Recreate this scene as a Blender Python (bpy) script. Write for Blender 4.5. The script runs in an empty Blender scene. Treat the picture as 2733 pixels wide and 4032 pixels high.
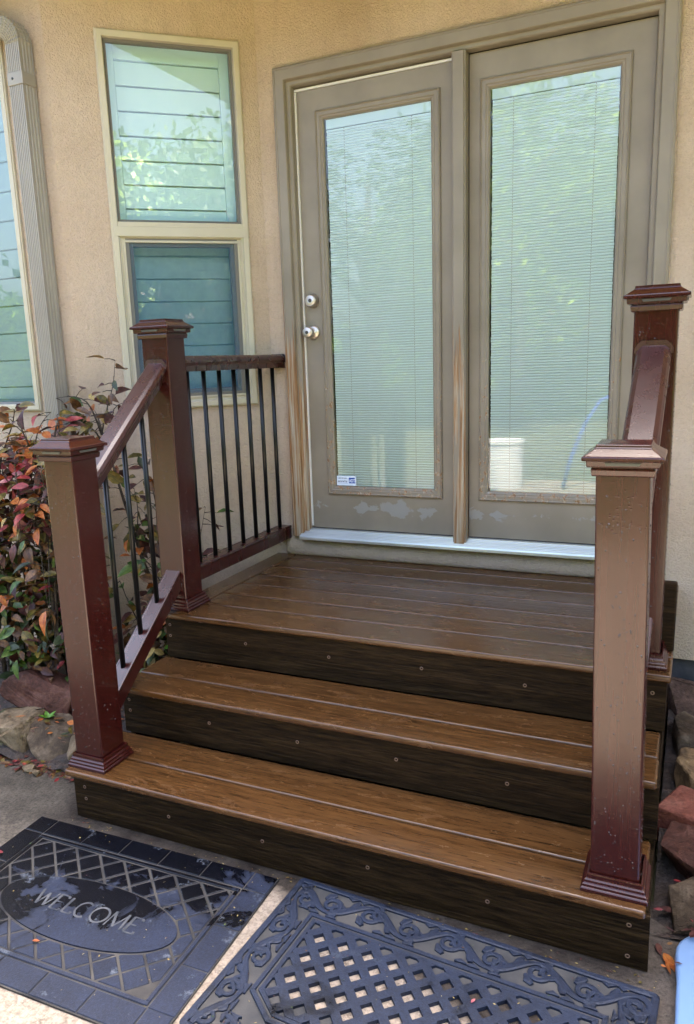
import bpy, bmesh, math, random
from mathutils import Vector, Matrix
from math import radians as R, sin, cos, pi, sqrt
random.seed(7)
sc = bpy.context.scene
COL = sc.collection

# ------------------------------------------------------------------ camera
cam_d = bpy.data.cameras.new('camera'); cam = bpy.data.objects.new('camera', cam_d); COL.objects.link(cam)
yaw, pitch, roll = .4487, -.2094, -.0393
fwd = Vector((-sin(yaw)*cos(pitch), cos(yaw)*cos(pitch), sin(pitch)))
rt = Vector((cos(yaw), sin(yaw), 0)); up = rt.cross(fwd)
r2 = cos(roll)*rt + sin(roll)*up; u2 = -sin(roll)*rt + cos(roll)*up
M = Matrix((r2, u2, -fwd)).transposed().to_4x4(); M.translation = Vector((1.8561, -1.7799, 1.5049))
cam.matrix_world = M
cam_d.sensor_fit = 'HORIZONTAL'; cam_d.sensor_width = 36
cam_d.lens = 3070.1/2733*36
cam_d.shift_x = (1366.5-1264.7)/2733; cam_d.shift_y = (2064.2-2016)/2733
cam_d.clip_start = .05; cam_d.clip_end = 400
sc.camera = cam

# ------------------------------------------------------------------ light
SUN_EL, SUN_AZ = R(66), R(12)          # azimuth from +Y towards +X: the sun stands behind the house
w = bpy.data.worlds.new('World'); sc.world = w; w.use_nodes = True
wn = w.node_tree.nodes; wl = w.node_tree.links
sky = wn.new('ShaderNodeTexSky'); sky.sky_type = 'NISHITA'; sky.sun_disc = False
sky.sun_elevation = SUN_EL; sky.sun_rotation = SUN_AZ; sky.dust_density = 7.0; sky.air_density = .8; sky.ozone_density = .3
bg = wn['Background']; bg.inputs['Strength'].default_value = .15
wl.new(sky.outputs[0], bg.inputs['Color'])
sd = bpy.data.lights.new('sun', 'SUN'); so = bpy.data.objects.new('sun', sd); COL.objects.link(so)
sd.energy = 4.8; sd.angle = R(.5); sd.color = (1, .93, .82)
sdir = Vector((sin(SUN_AZ)*cos(SUN_EL), cos(SUN_AZ)*cos(SUN_EL), sin(SUN_EL)))
so.rotation_euler = sdir.to_track_quat('Z', 'Y').to_euler(); so.location = (0, 0, 12)
sc.view_settings.view_transform = 'Standard'; sc.view_settings.look = 'None'
sc.view_settings.gamma = 1; sc.view_settings.exposure = 3.4
sc.render.engine = 'CYCLES'
sc.cycles.max_bounces = 8; sc.cycles.diffuse_bounces = 4; sc.cycles.glossy_bounces = 4
sc.cycles.transparent_max_bounces = 12; sc.cycles.use_denoising = True
sc.cycles.sample_clamp_indirect = 8; sc.cycles.caustics_reflective = False; sc.cycles.caustics_refractive = False

# ------------------------------------------------------------------ helpers
def lin(r, g, b):
    f = lambda c: (c/255/12.92 if c/255 <= .04045 else ((c/255+.055)/1.055)**2.4)
    return (f(r), f(g), f(b), 1)

class NT:
    def __init__(s, name):
        s.m = bpy.data.materials.new(name); s.m.use_nodes = True
        s.t = s.m.node_tree; s.n = s.t.nodes; s.l = s.t.links
        s.b = s.n['Principled BSDF']; s.tc = s.n.new('ShaderNodeTexCoord')
    def node(s, typ, **kw):
        x = s.n.new(typ)
        for k, v in kw.items():
            if k.startswith('i_'): x.inputs[int(k[2:]) if k[2:].isdigit() else k[2:].replace('_', ' ')].default_value = v
            else: setattr(x, k, v)
        return x
    def map(s, scale=(1, 1, 1), rot=(0, 0, 0), loc=(0, 0, 0)):
        x = s.n.new('ShaderNodeMapping'); x.inputs['Scale'].default_value = scale
        x.inputs['Rotation'].default_value = rot; x.inputs['Location'].default_value = loc
        s.l.new(s.tc.outputs['Object'], x.inputs[0]); return x.outputs[0]
    def noise(s, vec, scale, detail=4, rough=.55, dist=0):
        x = s.node('ShaderNodeTexNoise', i_Scale=scale, i_Detail=detail, i_Roughness=rough, i_Distortion=dist)
        s.l.new(vec, x.inputs['Vector']); return x.outputs[0]
    def ramp(s, fac, *stops):
        x = s.n.new('ShaderNodeValToRGB'); s.l.new(fac, x.inputs[0]); e = x.color_ramp.elements
        while len(e) < len(stops): e.new(.5)
        for i, (p, c) in enumerate(stops):
            e[i].position = p; e[i].color = c if isinstance(c, tuple) else (c, c, c, 1)
        return x.outputs[0]
    def mix(s, fac, a, b, mode='MIX'):
        x = s.n.new('ShaderNodeMix'); x.data_type = 'RGBA'; x.blend_type = mode
        for i, v in ((0, fac), (6, a), (7, b)):
            if hasattr(v, 'is_linked') or isinstance(v, bpy.types.NodeSocket): s.l.new(v, x.inputs[i])
            else: x.inputs[i].default_value = v
        return x.outputs[2]
    def math(s, op, a, b=0., clamp=False):
        x = s.n.new('ShaderNodeMath'); x.operation = op; x.use_clamp = clamp
        for i, v in ((0, a), (1, b)):
            if isinstance(v, bpy.types.NodeSocket): s.l.new(v, x.inputs[i])
            else: x.inputs[i].default_value = v
        return x.outputs[0]
    def sep(s, vec):
        x = s.n.new('ShaderNodeSeparateXYZ'); s.l.new(vec, x.inputs[0]); return x.outputs
    def set(s, **kw):
        for k, v in kw.items():
            i = s.b.inputs[k.replace('_', ' ')]
            if isinstance(v, bpy.types.NodeSocket): s.l.new(v, i)
            else: i.default_value = v
    def bump(s, h, strength=.5, dist=.002, prev=None):
        x = s.n.new('ShaderNodeBump'); x.inputs['Strength'].default_value = strength; x.inputs['Distance'].default_value = dist
        s.l.new(h, x.inputs['Height'])
        if prev is not None: s.l.new(prev, x.inputs['Normal'])
        s.l.new(x.outputs[0], s.b.inputs['Normal']); return x.outputs[0]

def simple(name, c1, c2=None, scale=12, rough=.5, bump=0, bscale=60, bdist=.001, stretch=(1, 1, 1), metallic=0, spec=.5, detail=5):
    t = NT(name); v = t.map(stretch)
    if c2: t.set(Base_Color=t.ramp(t.noise(v, scale, detail), (.35, c1), (.65, c2)))
    else: t.set(Base_Color=c1)
    t.set(Roughness=rough, Metallic=metallic); t.b.inputs['Specular IOR Level'].default_value = spec
    if bump: t.bump(t.noise(v, bscale, detail), bump, bdist)
    return t.m

# ------------------------------------------------------------------ materials
def m_stucco():
    t = NT('stucco'); v = t.map()
    big = t.noise(v, 1.6, 4); fine = t.noise(v, 55, 3)
    c = t.ramp(big, (.3, (.46, .35, .25, 1)), (.52, (.54, .43, .325, 1)), (.72, (.61, .50, .40, 1)))
    speck = t.ramp(fine, (.3, .90), (.5, 1.0))
    c = t.mix(1, c, speck, 'MULTIPLY')
    z = t.sep(t.tc.outputs['Object'])[2]
    drip = t.noise(t.map((3, 3, .35)), 3.5, 5, .65)
    t.set(Base_Color=t.mix(t.math('MULTIPLY', t.ramp(drip, (.52, 0.), (.75, 1.)), .35), c, (.34, .27, .20, 1)), Roughness=.9)
    h1 = t.noise(v, 125, 3, .6, .6); h2 = t.noise(t.map((1, 1, .5)), 55, 3, .5, 1.)
    h = t.math('ADD', t.ramp(h1, (.38, 0.), (.6, 1.)), t.math('MULTIPLY', h2, 1.1))
    t.bump(h, .9, .0030); return t.m
def m_stucco_low():
    return simple('foundation_concrete', (.035, .04, .05, 1), (.07, .07, .08, 1), 14, .55, .6, 50, .003)
def m_taupe(name, weather=None, peel=False, sv=2.2):
    t = NT(name); v = t.map(); z = t.sep(t.tc.outputs['Object'])[2]
    base = t.ramp(t.noise(v, 4, 4), (.35, (.198, .170, .130, 1)), (.65, (.243, .212, .166, 1)))
    rough = .42
    if weather is not None:      # bare weathered wood under lost paint, low on the jamb
        st = t.noise(t.map((90, 90, sv)), 1.0, 5, .7, .3)
        st2 = t.noise(t.map((40, 40, 1.3*sv/2.2), loc=(3, 1, 5)), 1.0, 4, .6, .5)
        wood = t.ramp(st, (.3, (.05, .03, .018, 1)), (.45, (.26, .13, .05, 1)), (.55, (.33, .27, .19, 1)), (.68, (.42, .40, .35, 1)))
        lo, hi, amt = weather
        msk = t.math('SUBTRACT', 1.0, t.math('DIVIDE', t.math('SUBTRACT', z, lo), hi-lo), True)
        th = t.math('ADD', t.math('MULTIPLY', st2, 1.0), t.math('MULTIPLY', msk, amt))
        f = t.ramp(th, (.70, 0.), (.76, 1.))
        base = t.mix(f, base, wood)
        t.bump(t.math('ADD', t.math('MULTIPLY', st, f), t.noise(v, 30)), .7, .0016)
    if peel:                      # top coat flaked off along the bottom rail of the door
        n = t.noise(t.map((1, 1, 1.1)), 13, 7, .68, .5)
        n2 = t.noise(t.map((1, 1, .35)), 7.5, 2)
        band = t.math('SUBTRACT', 1.0, t.math('MULTIPLY', t.math('ABSOLUTE', t.math('SUBTRACT', z, .80)), 11.), True)
        f = t.ramp(t.math('ADD', t.math('MULTIPLY', band, .26), t.math('MULTIPLY', t.math('ADD', n, n2), .42)), (.655, 0.), (.665, 1.))
        base = t.mix(f, base, (.26, .255, .235, 1))
        t.bump(t.math('ADD', t.math('MULTIPLY', f, -.6), t.math('MULTIPLY', t.noise(v, 160, 2), .12)), .5, .001)
    t.set(Base_Color=base, Roughness=rough); return t.m
def m_post(name, spec=.48, rr=(.15, .25), drops=True):
    t = NT(name); v = t.map()
    n = t.noise(t.map((30, 30, 1)), 1.6, 4, .6)
    dry = t.noise(t.map((14, 14, 2.0)), 1.2, 4, .6)
    t.set(Base_Color=t.ramp(n, (.3, (.025, .0040, .0032, 1)), (.7, (.035, .0060, .0048, 1))))
    t.set(Roughness=t.ramp(dry, (.35, rr[0]), (.65, rr[1])))
    t.b.inputs['Specular IOR Level'].default_value = spec
    if not drops: return t.m
    vo = t.node('ShaderNodeTexVoronoi', i_Scale=110.); t.l.new(v, vo.inputs['Vector'])
    dens = t.noise(v, 9, 2)
    d = t.math('MULTIPLY', t.ramp(vo.outputs['Distance'], (.0, 1.), (.28, 0.)), t.ramp(dens, (.47, 0.), (.55, 1.)))
    t.bump(d, .25, .0012); return t.m
def m_wood(name, c1, c2, c3, axis, rough, gdist=.0012, gscale=1.0, wet=.5, blot=.28):
    t = NT(name)
    sc_ = {'x': (2.2, 48, 48), 'y': (48, 2.2, 48), 'z': (48, 48, 2.2)}[axis]
    fin = {'x': (13, 170, 170), 'y': (170, 13, 170), 'z': (170, 170, 13)}[axis]
    oi = t.node('ShaderNodeObjectInfo')
    cx = t.n.new('ShaderNodeCombineXYZ')
    for i in range(3): t.l.new(t.math('MULTIPLY', oi.outputs['Random'], 37.), cx.inputs[i])
    def mp_(scl):
        mp = t.n.new('ShaderNodeMapping'); mp.inputs['Scale'].default_value = scl
        t.l.new(t.tc.outputs['Object'], mp.inputs[0]); t.l.new(cx.outputs[0], mp.inputs['Location']); return mp.outputs[0]
    g = t.noise(mp_(sc_), gscale, 6, .62, .9); f = t.noise(mp_(fin), 1.0, 4, .65)
    big = t.noise(mp_({'x': (1, 4, 4), 'y': (4, 1, 4), 'z': (4, 4, 1)}[axis]), 2.2, 4, .6)
    col = t.ramp(t.math('ADD', t.math('MULTIPLY', g, .5), t.math('MULTIPLY', f, .5)), (.36, c1), (.5, c2), (.64, c3))
    dash = t.ramp(t.math('MULTIPLY', f, t.math('ADD', big, .5)), (.34, .2), (.41, 1.))
    col = t.mix(.6, col, dash, 'MULTIPLY')
    var = t.math('ADD', .88, t.math('MULTIPLY', oi.outputs['Random'], .26))
    cc = t.n.new('ShaderNodeVectorMath'); cc.operation = 'SCALE'; t.l.new(col, cc.inputs[0]); t.l.new(var, cc.inputs['Scale'])
    # patches where the surface has dried: paler and rougher, ragged edges
    wetn = t.noise(mp_({'x': (1, 2.6, 2.6), 'y': (2.6, 1, 2.6), 'z': (2.6, 2.6, 1)}[axis]), 8, 8, .72, .5)
    wf = t.ramp(wetn, (.56, 0.), (.66, 1.))
    t.set(Base_Color=t.mix(t.math('MULTIPLY', wf, blot), cc.outputs[0], (c3[0]*1.35, c3[1]*1.35, c3[2]*1.45, 1)), Roughness=t.mix(wf, (rough,)*3+(1,), (min(rough+.28, .9),)*3+(1,)))
    t.b.inputs['Specular IOR Level'].default_value = wet
    t.bump(t.math('ADD', t.math('MULTIPLY', g, 2.0), t.math('MULTIPLY', f, 1.1)), .7, gdist)
    return t.m
def m_glass(name, tint, refl_boost):
    t = NT(name); nt = t.t
    for n in list(t.n):
        if n.type == 'BSDF_PRINCIPLED': t.n.remove(n)
    out = [n for n in t.n if n.type == 'OUTPUT_MATERIAL'][0]
    tr = t.node('ShaderNodeBsdfTransparent'); tr.inputs[0].default_value = tint
    gl = t.node('ShaderNodeBsdfGlossy'); gl.inputs['Roughness'].default_value = .0; gl.inputs[0].default_value = (1, 1, 1, 1)
    bp = t.n.new('ShaderNodeBump'); bp.inputs['Strength'].default_value = .05; bp.inputs['Distance'].default_value = .002
    t.l.new(t.noise(t.map(), 2.5, 1), bp.inputs['Height']); t.l.new(bp.outputs[0], gl.inputs['Normal'])
    fr = t.node('ShaderNodeFresnel'); fr.inputs[0].default_value = 1.5
    f = t.math('MULTIPLY', fr.outputs[0], refl_boost, True)
    mx = t.node('ShaderNodeMixShader'); t.l.new(f, mx.inputs[0]); t.l.new(tr.outputs[0], mx.inputs[1]); t.l.new(gl.outputs[0], mx.inputs[2])
    t.l.new(mx.outputs[0], out.inputs[0]); return t.m
def m_rubber(name, c_dark, c_mid, c_dry, thresh, gx=0., gy=0., sharp=.02, amt=.9):
    """wet black rubber that has dried in patches"""
    t = NT(name); v = t.map(); x, y, z = t.sep(t.tc.outputs['Object'])
    n0 = t.noise(v, 5.5, 7, .62, .6); fin = t.noise(v, 330, 2); fl = t.noise(t.map((1, 1, 1), loc=(4, 2, 0)), 11, 6, .72); gr = t.noise(v, 150, 3, .7)
    n = t.math('ADD', n0, t.math('ADD', t.math('MULTIPLY', x, gx), t.math('MULTIPLY', y, gy)))
    col = t.ramp(n, (thresh-sharp, c_dark), (thresh+sharp, c_mid))
    tone = t.ramp(t.math('ADD', t.math('MULTIPLY', gr, .6), t.math('MULTIPLY', n0, .4)), (.38, .55), (.62, 1.35))
    col = t.mix(1, col, tone, 'MULTIPLY')
    dryf = t.math('MULTIPLY', t.ramp(fl, (.60, 0.), (.66, 1.)), t.ramp(gr, (.36, 0.), (.52, 1.)))
    col = t.mix(t.math('MULTIPLY', dryf, amt), col, c_dry)
    col = t.mix(t.ramp(fin, (.62, 0.), (.72, .25)), col, c_dry)
    t.set(Base_Color=col, Roughness=t.ramp(n, (thresh-sharp, .24), (thresh+sharp, .55)))
    t.b.inputs['Specular IOR Level'].default_value = .35
    t.bump(t.noise(v, 240, 3, .7), .8, .0014); return t.m
def m_concrete():
    t = NT('patio_concrete'); v = t.map(); x, y, z = t.sep(t.tc.outputs['Object'])
    n = t.noise(v, 3.0, 6, .62); fin = t.noise(v, 120, 4, .7); sp = t.noise(v, 38, 3, .6)
    dry = t.ramp(sp, (.35, (.235, .19, .145, 1)), (.65, (.30, .25, .195, 1)))
    wet = t.ramp(t.noise(v, 9, 5), (.3, (.014, .010, .008, 1)), (.65, (.055, .045, .036, 1)))
    # the wet, dirty strip runs along the foot of the steps and out to the stone edging
    edge = t.math('ADD', t.math('ADD', t.math('MULTIPLY', y, 3.6), t.math('MULTIPLY', t.math('MAXIMUM', t.math('SUBTRACT', x, .98), 0.), 1.5)), t.math('MULTIPLY', t.math('SUBTRACT', n, .5), .8))
    f = t.ramp(t.math('ADD', edge, .5), (.12, 0.), (.34, 1.))
    dist = t.math('MULTIPLY', t.math('ABSOLUTE', t.math('SUBTRACT', x, -.55)), 1.)
    col = t.mix(f, dry, wet)
    grey = t.ramp(fin, (.3, (.045, .038, .029, 1)), (.7, (.125, .108, .085, 1)))
    lf = t.ramp(t.math('ADD', t.math('MULTIPLY', x, -2.2), t.math('MULTIPLY', n, .8)), (.45, 0.), (.7, .9))
    lf2 = t.math('MULTIPLY', lf, t.math('SUBTRACT', 1., f, True))
    col = t.mix(lf, col, grey)
    rf = t.ramp(t.math('ADD', t.math('SUBTRACT', x, 1.5), t.math('MULTIPLY', n, .3)), (.42, 0.), (.55, 1.))
    col = t.mix(t.math('MULTIPLY', rf, t.ramp(y, (.0, 0.), (.01, 0.)) if False else t.math('GREATER_THAN', y, -1.2)), col, t.ramp(fin, (.3, (.055, .045, .038, 1)), (.7, (.12, .10, .08, 1))))
    mott = t.ramp(t.noise(v, 7, 6, .7), (.35, .45), (.62, 1.15)); col = t.mix(lf, col, t.mix(1, col, mott, 'MULTIPLY'))
    grit = t.ramp(t.noise(v, 75, 3, .7), (.36, .45), (.56, 1.1)); col = t.mix(.7, col, grit, 'MULTIPLY')
    dirt = t.ramp(t.math('MULTIPLY', fin, t.noise(v, 20, 4)), (.30, 0.), (.38, .6))
    col = t.mix(dirt, col, (.06, .045, .035, 1))
    t.b.inputs['Specular IOR Level'].default_value = .2
    t.set(Base_Color=col, Roughness=t.mix(f, (.85,)*3+(1,), (.5,)*3+(1,)))
    t.bump(fin, .8, .003); return t.m
def m_stone(name, a, b, c, rough=.6):
    t = NT(name); v = t.map(); oi = t.node('ShaderNodeObjectInfo')
    n = t.noise(v, 9, 6, .65, .6); f = t.noise(v, 60, 5, .7)
    col = t.ramp(n, (.3, a), (.5, b), (.7, c)); col = t.mix(.7, col, t.ramp(f, (.35, .45), (.6, 1.1)), 'MULTIPLY')
    t.set(Base_Color=col, Roughness=rough); t.b.inputs['Specular IOR Level'].default_value = .2; t.bump(t.math('ADD', n, t.math('MULTIPLY', f, .7)), 1., .011); return t.m
def m_leaf(name, a, b, c, rough=.38):
    a, b, c = [tuple(q*.72 for q in k[:3])+(1,) for k in (a, b, c)]
    t = NT(name); v = t.map(); uv = t.tc.outputs['UV']
    n = t.noise(v, 45, 4, .6); u = t.sep(uv)
    col = t.ramp(n, (.32, a), (.5, b), (.68, c))
    mid = t.math('ABSOLUTE', t.math('SUBTRACT', u[0], .5))
    side = t.math('FRACT', t.math('ADD', t.math('MULTIPLY', u[1], 6.), t.math('MULTIPLY', mid, -3.)))
    vein = t.math('MAXIMUM', t.math('LESS_THAN', mid, .035), t.math('MULTIPLY', t.math('LESS_THAN', side, .13), .5))
    t.set(Base_Color=t.mix(t.math('MULTIPLY', vein, .5), col, (a[0]*.4, a[1]*.4, a[2]*.4, 1)), Roughness=rough)
    t.bump(t.math('SUBTRACT', n, vein), .4, .001)
    t.b.inputs['Specular IOR Level'].default_value = .3
    return t.m

M_ = dict(
 stucco=m_stucco(), found=m_stucco_low(),
 taupe=m_taupe('taupe_paint'), door=m_taupe('door_paint', peel=True), lite=m_taupe('worn_lite_frame', weather=(.8, 1.9, .20), sv=60.),
 jamb=m_taupe('weathered_casing', weather=(.6, 2.0, .68)), jamb2=m_taupe('worn_mullion', weather=(.6, 2.3, .34)),
 winframe=simple('almond_vinyl', (.45, .415, .315, 1), (.49, .455, .355, 1), 5, .4),
 weather=simple('white_weatherstrip', (.66, .66, .64, 1), rough=.5),
 downspout=simple('downspout_paint', (.255, .235, .20, 1), (.29, .27, .23, 1), 5, .4, .1, 40),
 shutter=simple('white_shutter_paint', (.58, .75, .76, 1), rough=.5),
 blind=simple('white_blind_slat', (.76, .93, .98, 1), rough=.45),
 screenf=simple('screen_frame', (.13, .125, .11, 1), rough=.5),
 cord=simple('blind_cord', (.35, .38, .38, 1), rough=.8),
 dark=simple('dark_gap', (.01, .01, .01, 1), rough=.9),
 glass=m_glass('window_glass', (.90, .98, 1., 1), 1.7), glassd=m_glass('door_glass', (.93, .99, 1., 1), 1.35),
 alu=simple('aluminium_sill', (.62, .66, .68, 1), rough=.32, metallic=.85, c2=(.7, .74, .76, 1), scale=20, bump=.1, stretch=(.2, 3, 3)),
 nickel=simple('satin_nickel', (.55, .50, .43, 1), rough=.4, metallic=1), nickel2=simple('keyhole_metal', (.08, .075, .07, 1), rough=.4, metallic=1),
 post=m_post('maroon_composite'), rail=m_post('maroon_rail', .8, (.26, .30), False),
 black=simple('black_baluster', (.004, .0045, .005, 1), rough=.28, spec=.3, bump=.3, bscale=250, bdist=.0006),
 drop=simple('water_drop', (.02, .008, .006, 1), rough=.04, spec=1.),
 lens=simple('grey_light_lens', (.07, .07, .065, 1), rough=.15),
 deck=m_wood('wet_brown_decking', (.036, .0155, .0048, 1), (.066, .029, .0090, 1), (.095, .045, .0150, 1), 'x', .17, gdist=.0007, wet=.5),
 decky=m_wood('wet_brown_border', (.036, .0162, .0056, 1), (.063, .030, .0108, 1), (.088, .045, .0168, 1), 'y', .17, gdist=.0007, wet=.5),
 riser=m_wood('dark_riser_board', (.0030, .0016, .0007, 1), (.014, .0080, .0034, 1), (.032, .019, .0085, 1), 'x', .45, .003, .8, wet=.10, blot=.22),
 screw=simple('screw_head', (.13, .08, .055, 1), rough=.4),
 mat1=m_rubber('black_rubber', (.0010, .0014, .0036, 1), (.0090, .0140, .0310, 1), (.095, .11, .135, 1), .50, gx=.30, gy=-.55, amt=.7),
 mat1g=simple('mat_groove_dirt', (.002, .002, .004, 1), (.060, .054, .046, 1), 6, .8, .6, 200, .001),
 mat2=m_rubber('slate_rubber', (.002, .003, .006, 1), (.0100, .0160, .0340, 1), (.065, .078, .10, 1), .36, sharp=.05, amt=.4),
 mat2g=simple('mat_recess_dust', (.022, .023, .025, 1), (.060, .057, .053, 1), 9, .85, .5, 200, .001),
 concrete=m_concrete(),
 soil=simple('wet_soil', (.012, .008, .006, 1), (.045, .030, .022, 1), 25, .75, .9, 60, .012),
 lawn=simple('lawn_grass', (.050, .052, .018, 1), (.080, .075, .030, 1), 9, .8, .6, 90, .01),
 st_tan=m_stone('tan_sandstone', (.07, .048, .026, 1), (.17, .125, .075, 1), (.30, .24, .16, 1)),
 st_grey=m_stone('grey_fieldstone', (.035, .024, .015, 1), (.085, .060, .038, 1), (.17, .130, .088, 1)),
 st_brown=m_stone('brown_stone', (.06, .035, .025, 1), (.13, .08, .06, 1), (.19, .13, .10, 1)),
 st_red=m_stone('red_sandstone', (.035, .014, .010, 1), (.085, .034, .023, 1), (.15, .075, .055, 1), .6),
 st_ochre=m_stone('ochre_sandstone', (.10, .07, .045, 1), (.28, .18, .09, 1), (.40, .29, .17, 1)),
 brick=m_stone('red_brick_face', (.16, .05, .033, 1), (.22, .075, .05, 1), (.28, .12, .085, 1), .55),
 blue=simple('pale_blue_plastic', (.13, .22, .38, 1), (.145, .24, .40, 1), 3, .3),
 bark=m_stone('shrub_bark', (.02, .015, .012, 1), (.06, .048, .038, 1), (.12, .10, .08, 1), .7),
 tbark=m_stone('tree_bark', (.03, .022, .016, 1), (.07, .05, .035, 1), (.12, .09, .07, 1), .8),
 soffit=simple('soffit_paint', (.60, .42, .17, 1), rough=.7), roof=simple('roof_shingle', (.10, .08, .07, 1), (.16, .13, .11, 1), 20, .9),
 white=simple('white_plastic', (.8, .8, .78, 1), rough=.35), hose=simple('blue_rubber_hose', (.02, .07, .45, 1), rough=.4),
 inkb=simple('blue_ink', (.01, .06, .36, 1), rough=.4), ink=simple('dark_blue_ink', (.02, .05, .16, 1), rough=.4), sticker=simple('sticker_film', (.66, .76, .90, 1), rough=.35),
)
LEAF = [
 m_leaf('leaf_crimson', (.13, .012, .018, 1), (.27, .03, .035, 1), (.36, .07, .05, 1)),
 m_leaf('leaf_orange', (.26, .05, .012, 1), (.42, .12, .025, 1), (.52, .21, .05, 1)),
 m_leaf('leaf_brown', (.05, .022, .010, 1), (.13, .06, .022, 1), (.24, .12, .035, 1)),
 m_leaf('leaf_olive', (.045, .04, .008, 1), (.14, .11, .02, 1), (.28, .18, .04, 1)),
 m_leaf('leaf_green', (.025, .05, .010, 1), (.06, .12, .02, 1), (.15, .20, .04, 1)),
 m_leaf('leaf_plum', (.035, .012, .012, 1), (.08, .028, .025, 1), (.15, .06, .04, 1)),
 m_leaf('leaf_pink', (.26, .05, .08, 1), (.42, .12, .14, 1), (.50, .24, .20, 1)),
 m_leaf('leaf_straw', (.24, .16, .04, 1), (.38, .28, .09, 1), (.50, .40, .18, 1)),
 m_leaf('leaf_bright_green', (.05, .14, .012, 1), (.10, .26, .02, 1), (.18, .36, .05, 1)),
 m_leaf('leaf_dark_green', (.012, .022, .006, 1), (.028, .045, .012, 1), (.05, .07, .02, 1)),
]

# ------------------------------------------------------------------ builders
def empty(name, loc, label=None, cat=None, group=None):
    o = bpy.data.objects.new(name, None); COL.objects.link(o); o.location = loc
    if label: o['label'] = label
    if cat: o['category'] = cat
    if group: o['group'] = group
    return o
def tag(o, label=None, cat=None, group=None, kind=None):
    for k, v in (('label', label), ('category', cat), ('group', group), ('kind', kind)):
        if v: o[k] = v
    return o
def origin(p):
    v = Vector((0, 0, 0))
    while p is not None: v += p.location; p = p.parent
    return v
def link(name, me, mats, parent=None, bevel=0, smooth=False, loc=None, segs=2):
    """me in world coordinates; the object sits at its parent's origin (or loc for top-level things)"""
    mats = mats if isinstance(mats, (list, tuple)) else [mats]
    for m in mats: me.materials.append(m)
    o = bpy.data.objects.new(name, me); COL.objects.link(o)
    if parent is not None:
        off = origin(parent); o.parent = parent
    else:
        off = Vector(loc) if loc else Vector((0, 0, 0)); o.location = off
    me.transform(Matrix.Translation(-off))
    if smooth: me.polygons.foreach_set('use_smooth', [True]*len(me.polygons))
    if bevel:
        b = o.modifiers.new('bevel', 'BEVEL'); b.width = bevel; b.segments = segs; b.limit_method = 'ANGLE'; b.angle_limit = R(40)
        me.polygons.foreach_set('use_smooth', [True]*len(me.polygons))
        wn_ = o.modifiers.new('wn', 'WEIGHTED_NORMAL'); wn_.keep_sharp = True
    return o
class Frame:
    """u along a wall, n outward to the yard, z up"""
    def __init__(s, o, u, n): s.o = Vector((o[0], o[1], 0)); s.u = Vector((u[0], u[1], 0)).normalized(); s.n = Vector((n[0], n[1], 0)).normalized()
    def p(s, u, n, z): return s.o + s.u*u + s.n*n + Vector((0, 0, z))
W0 = Frame((0, 0), (1, 0), (0, 1))
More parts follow.
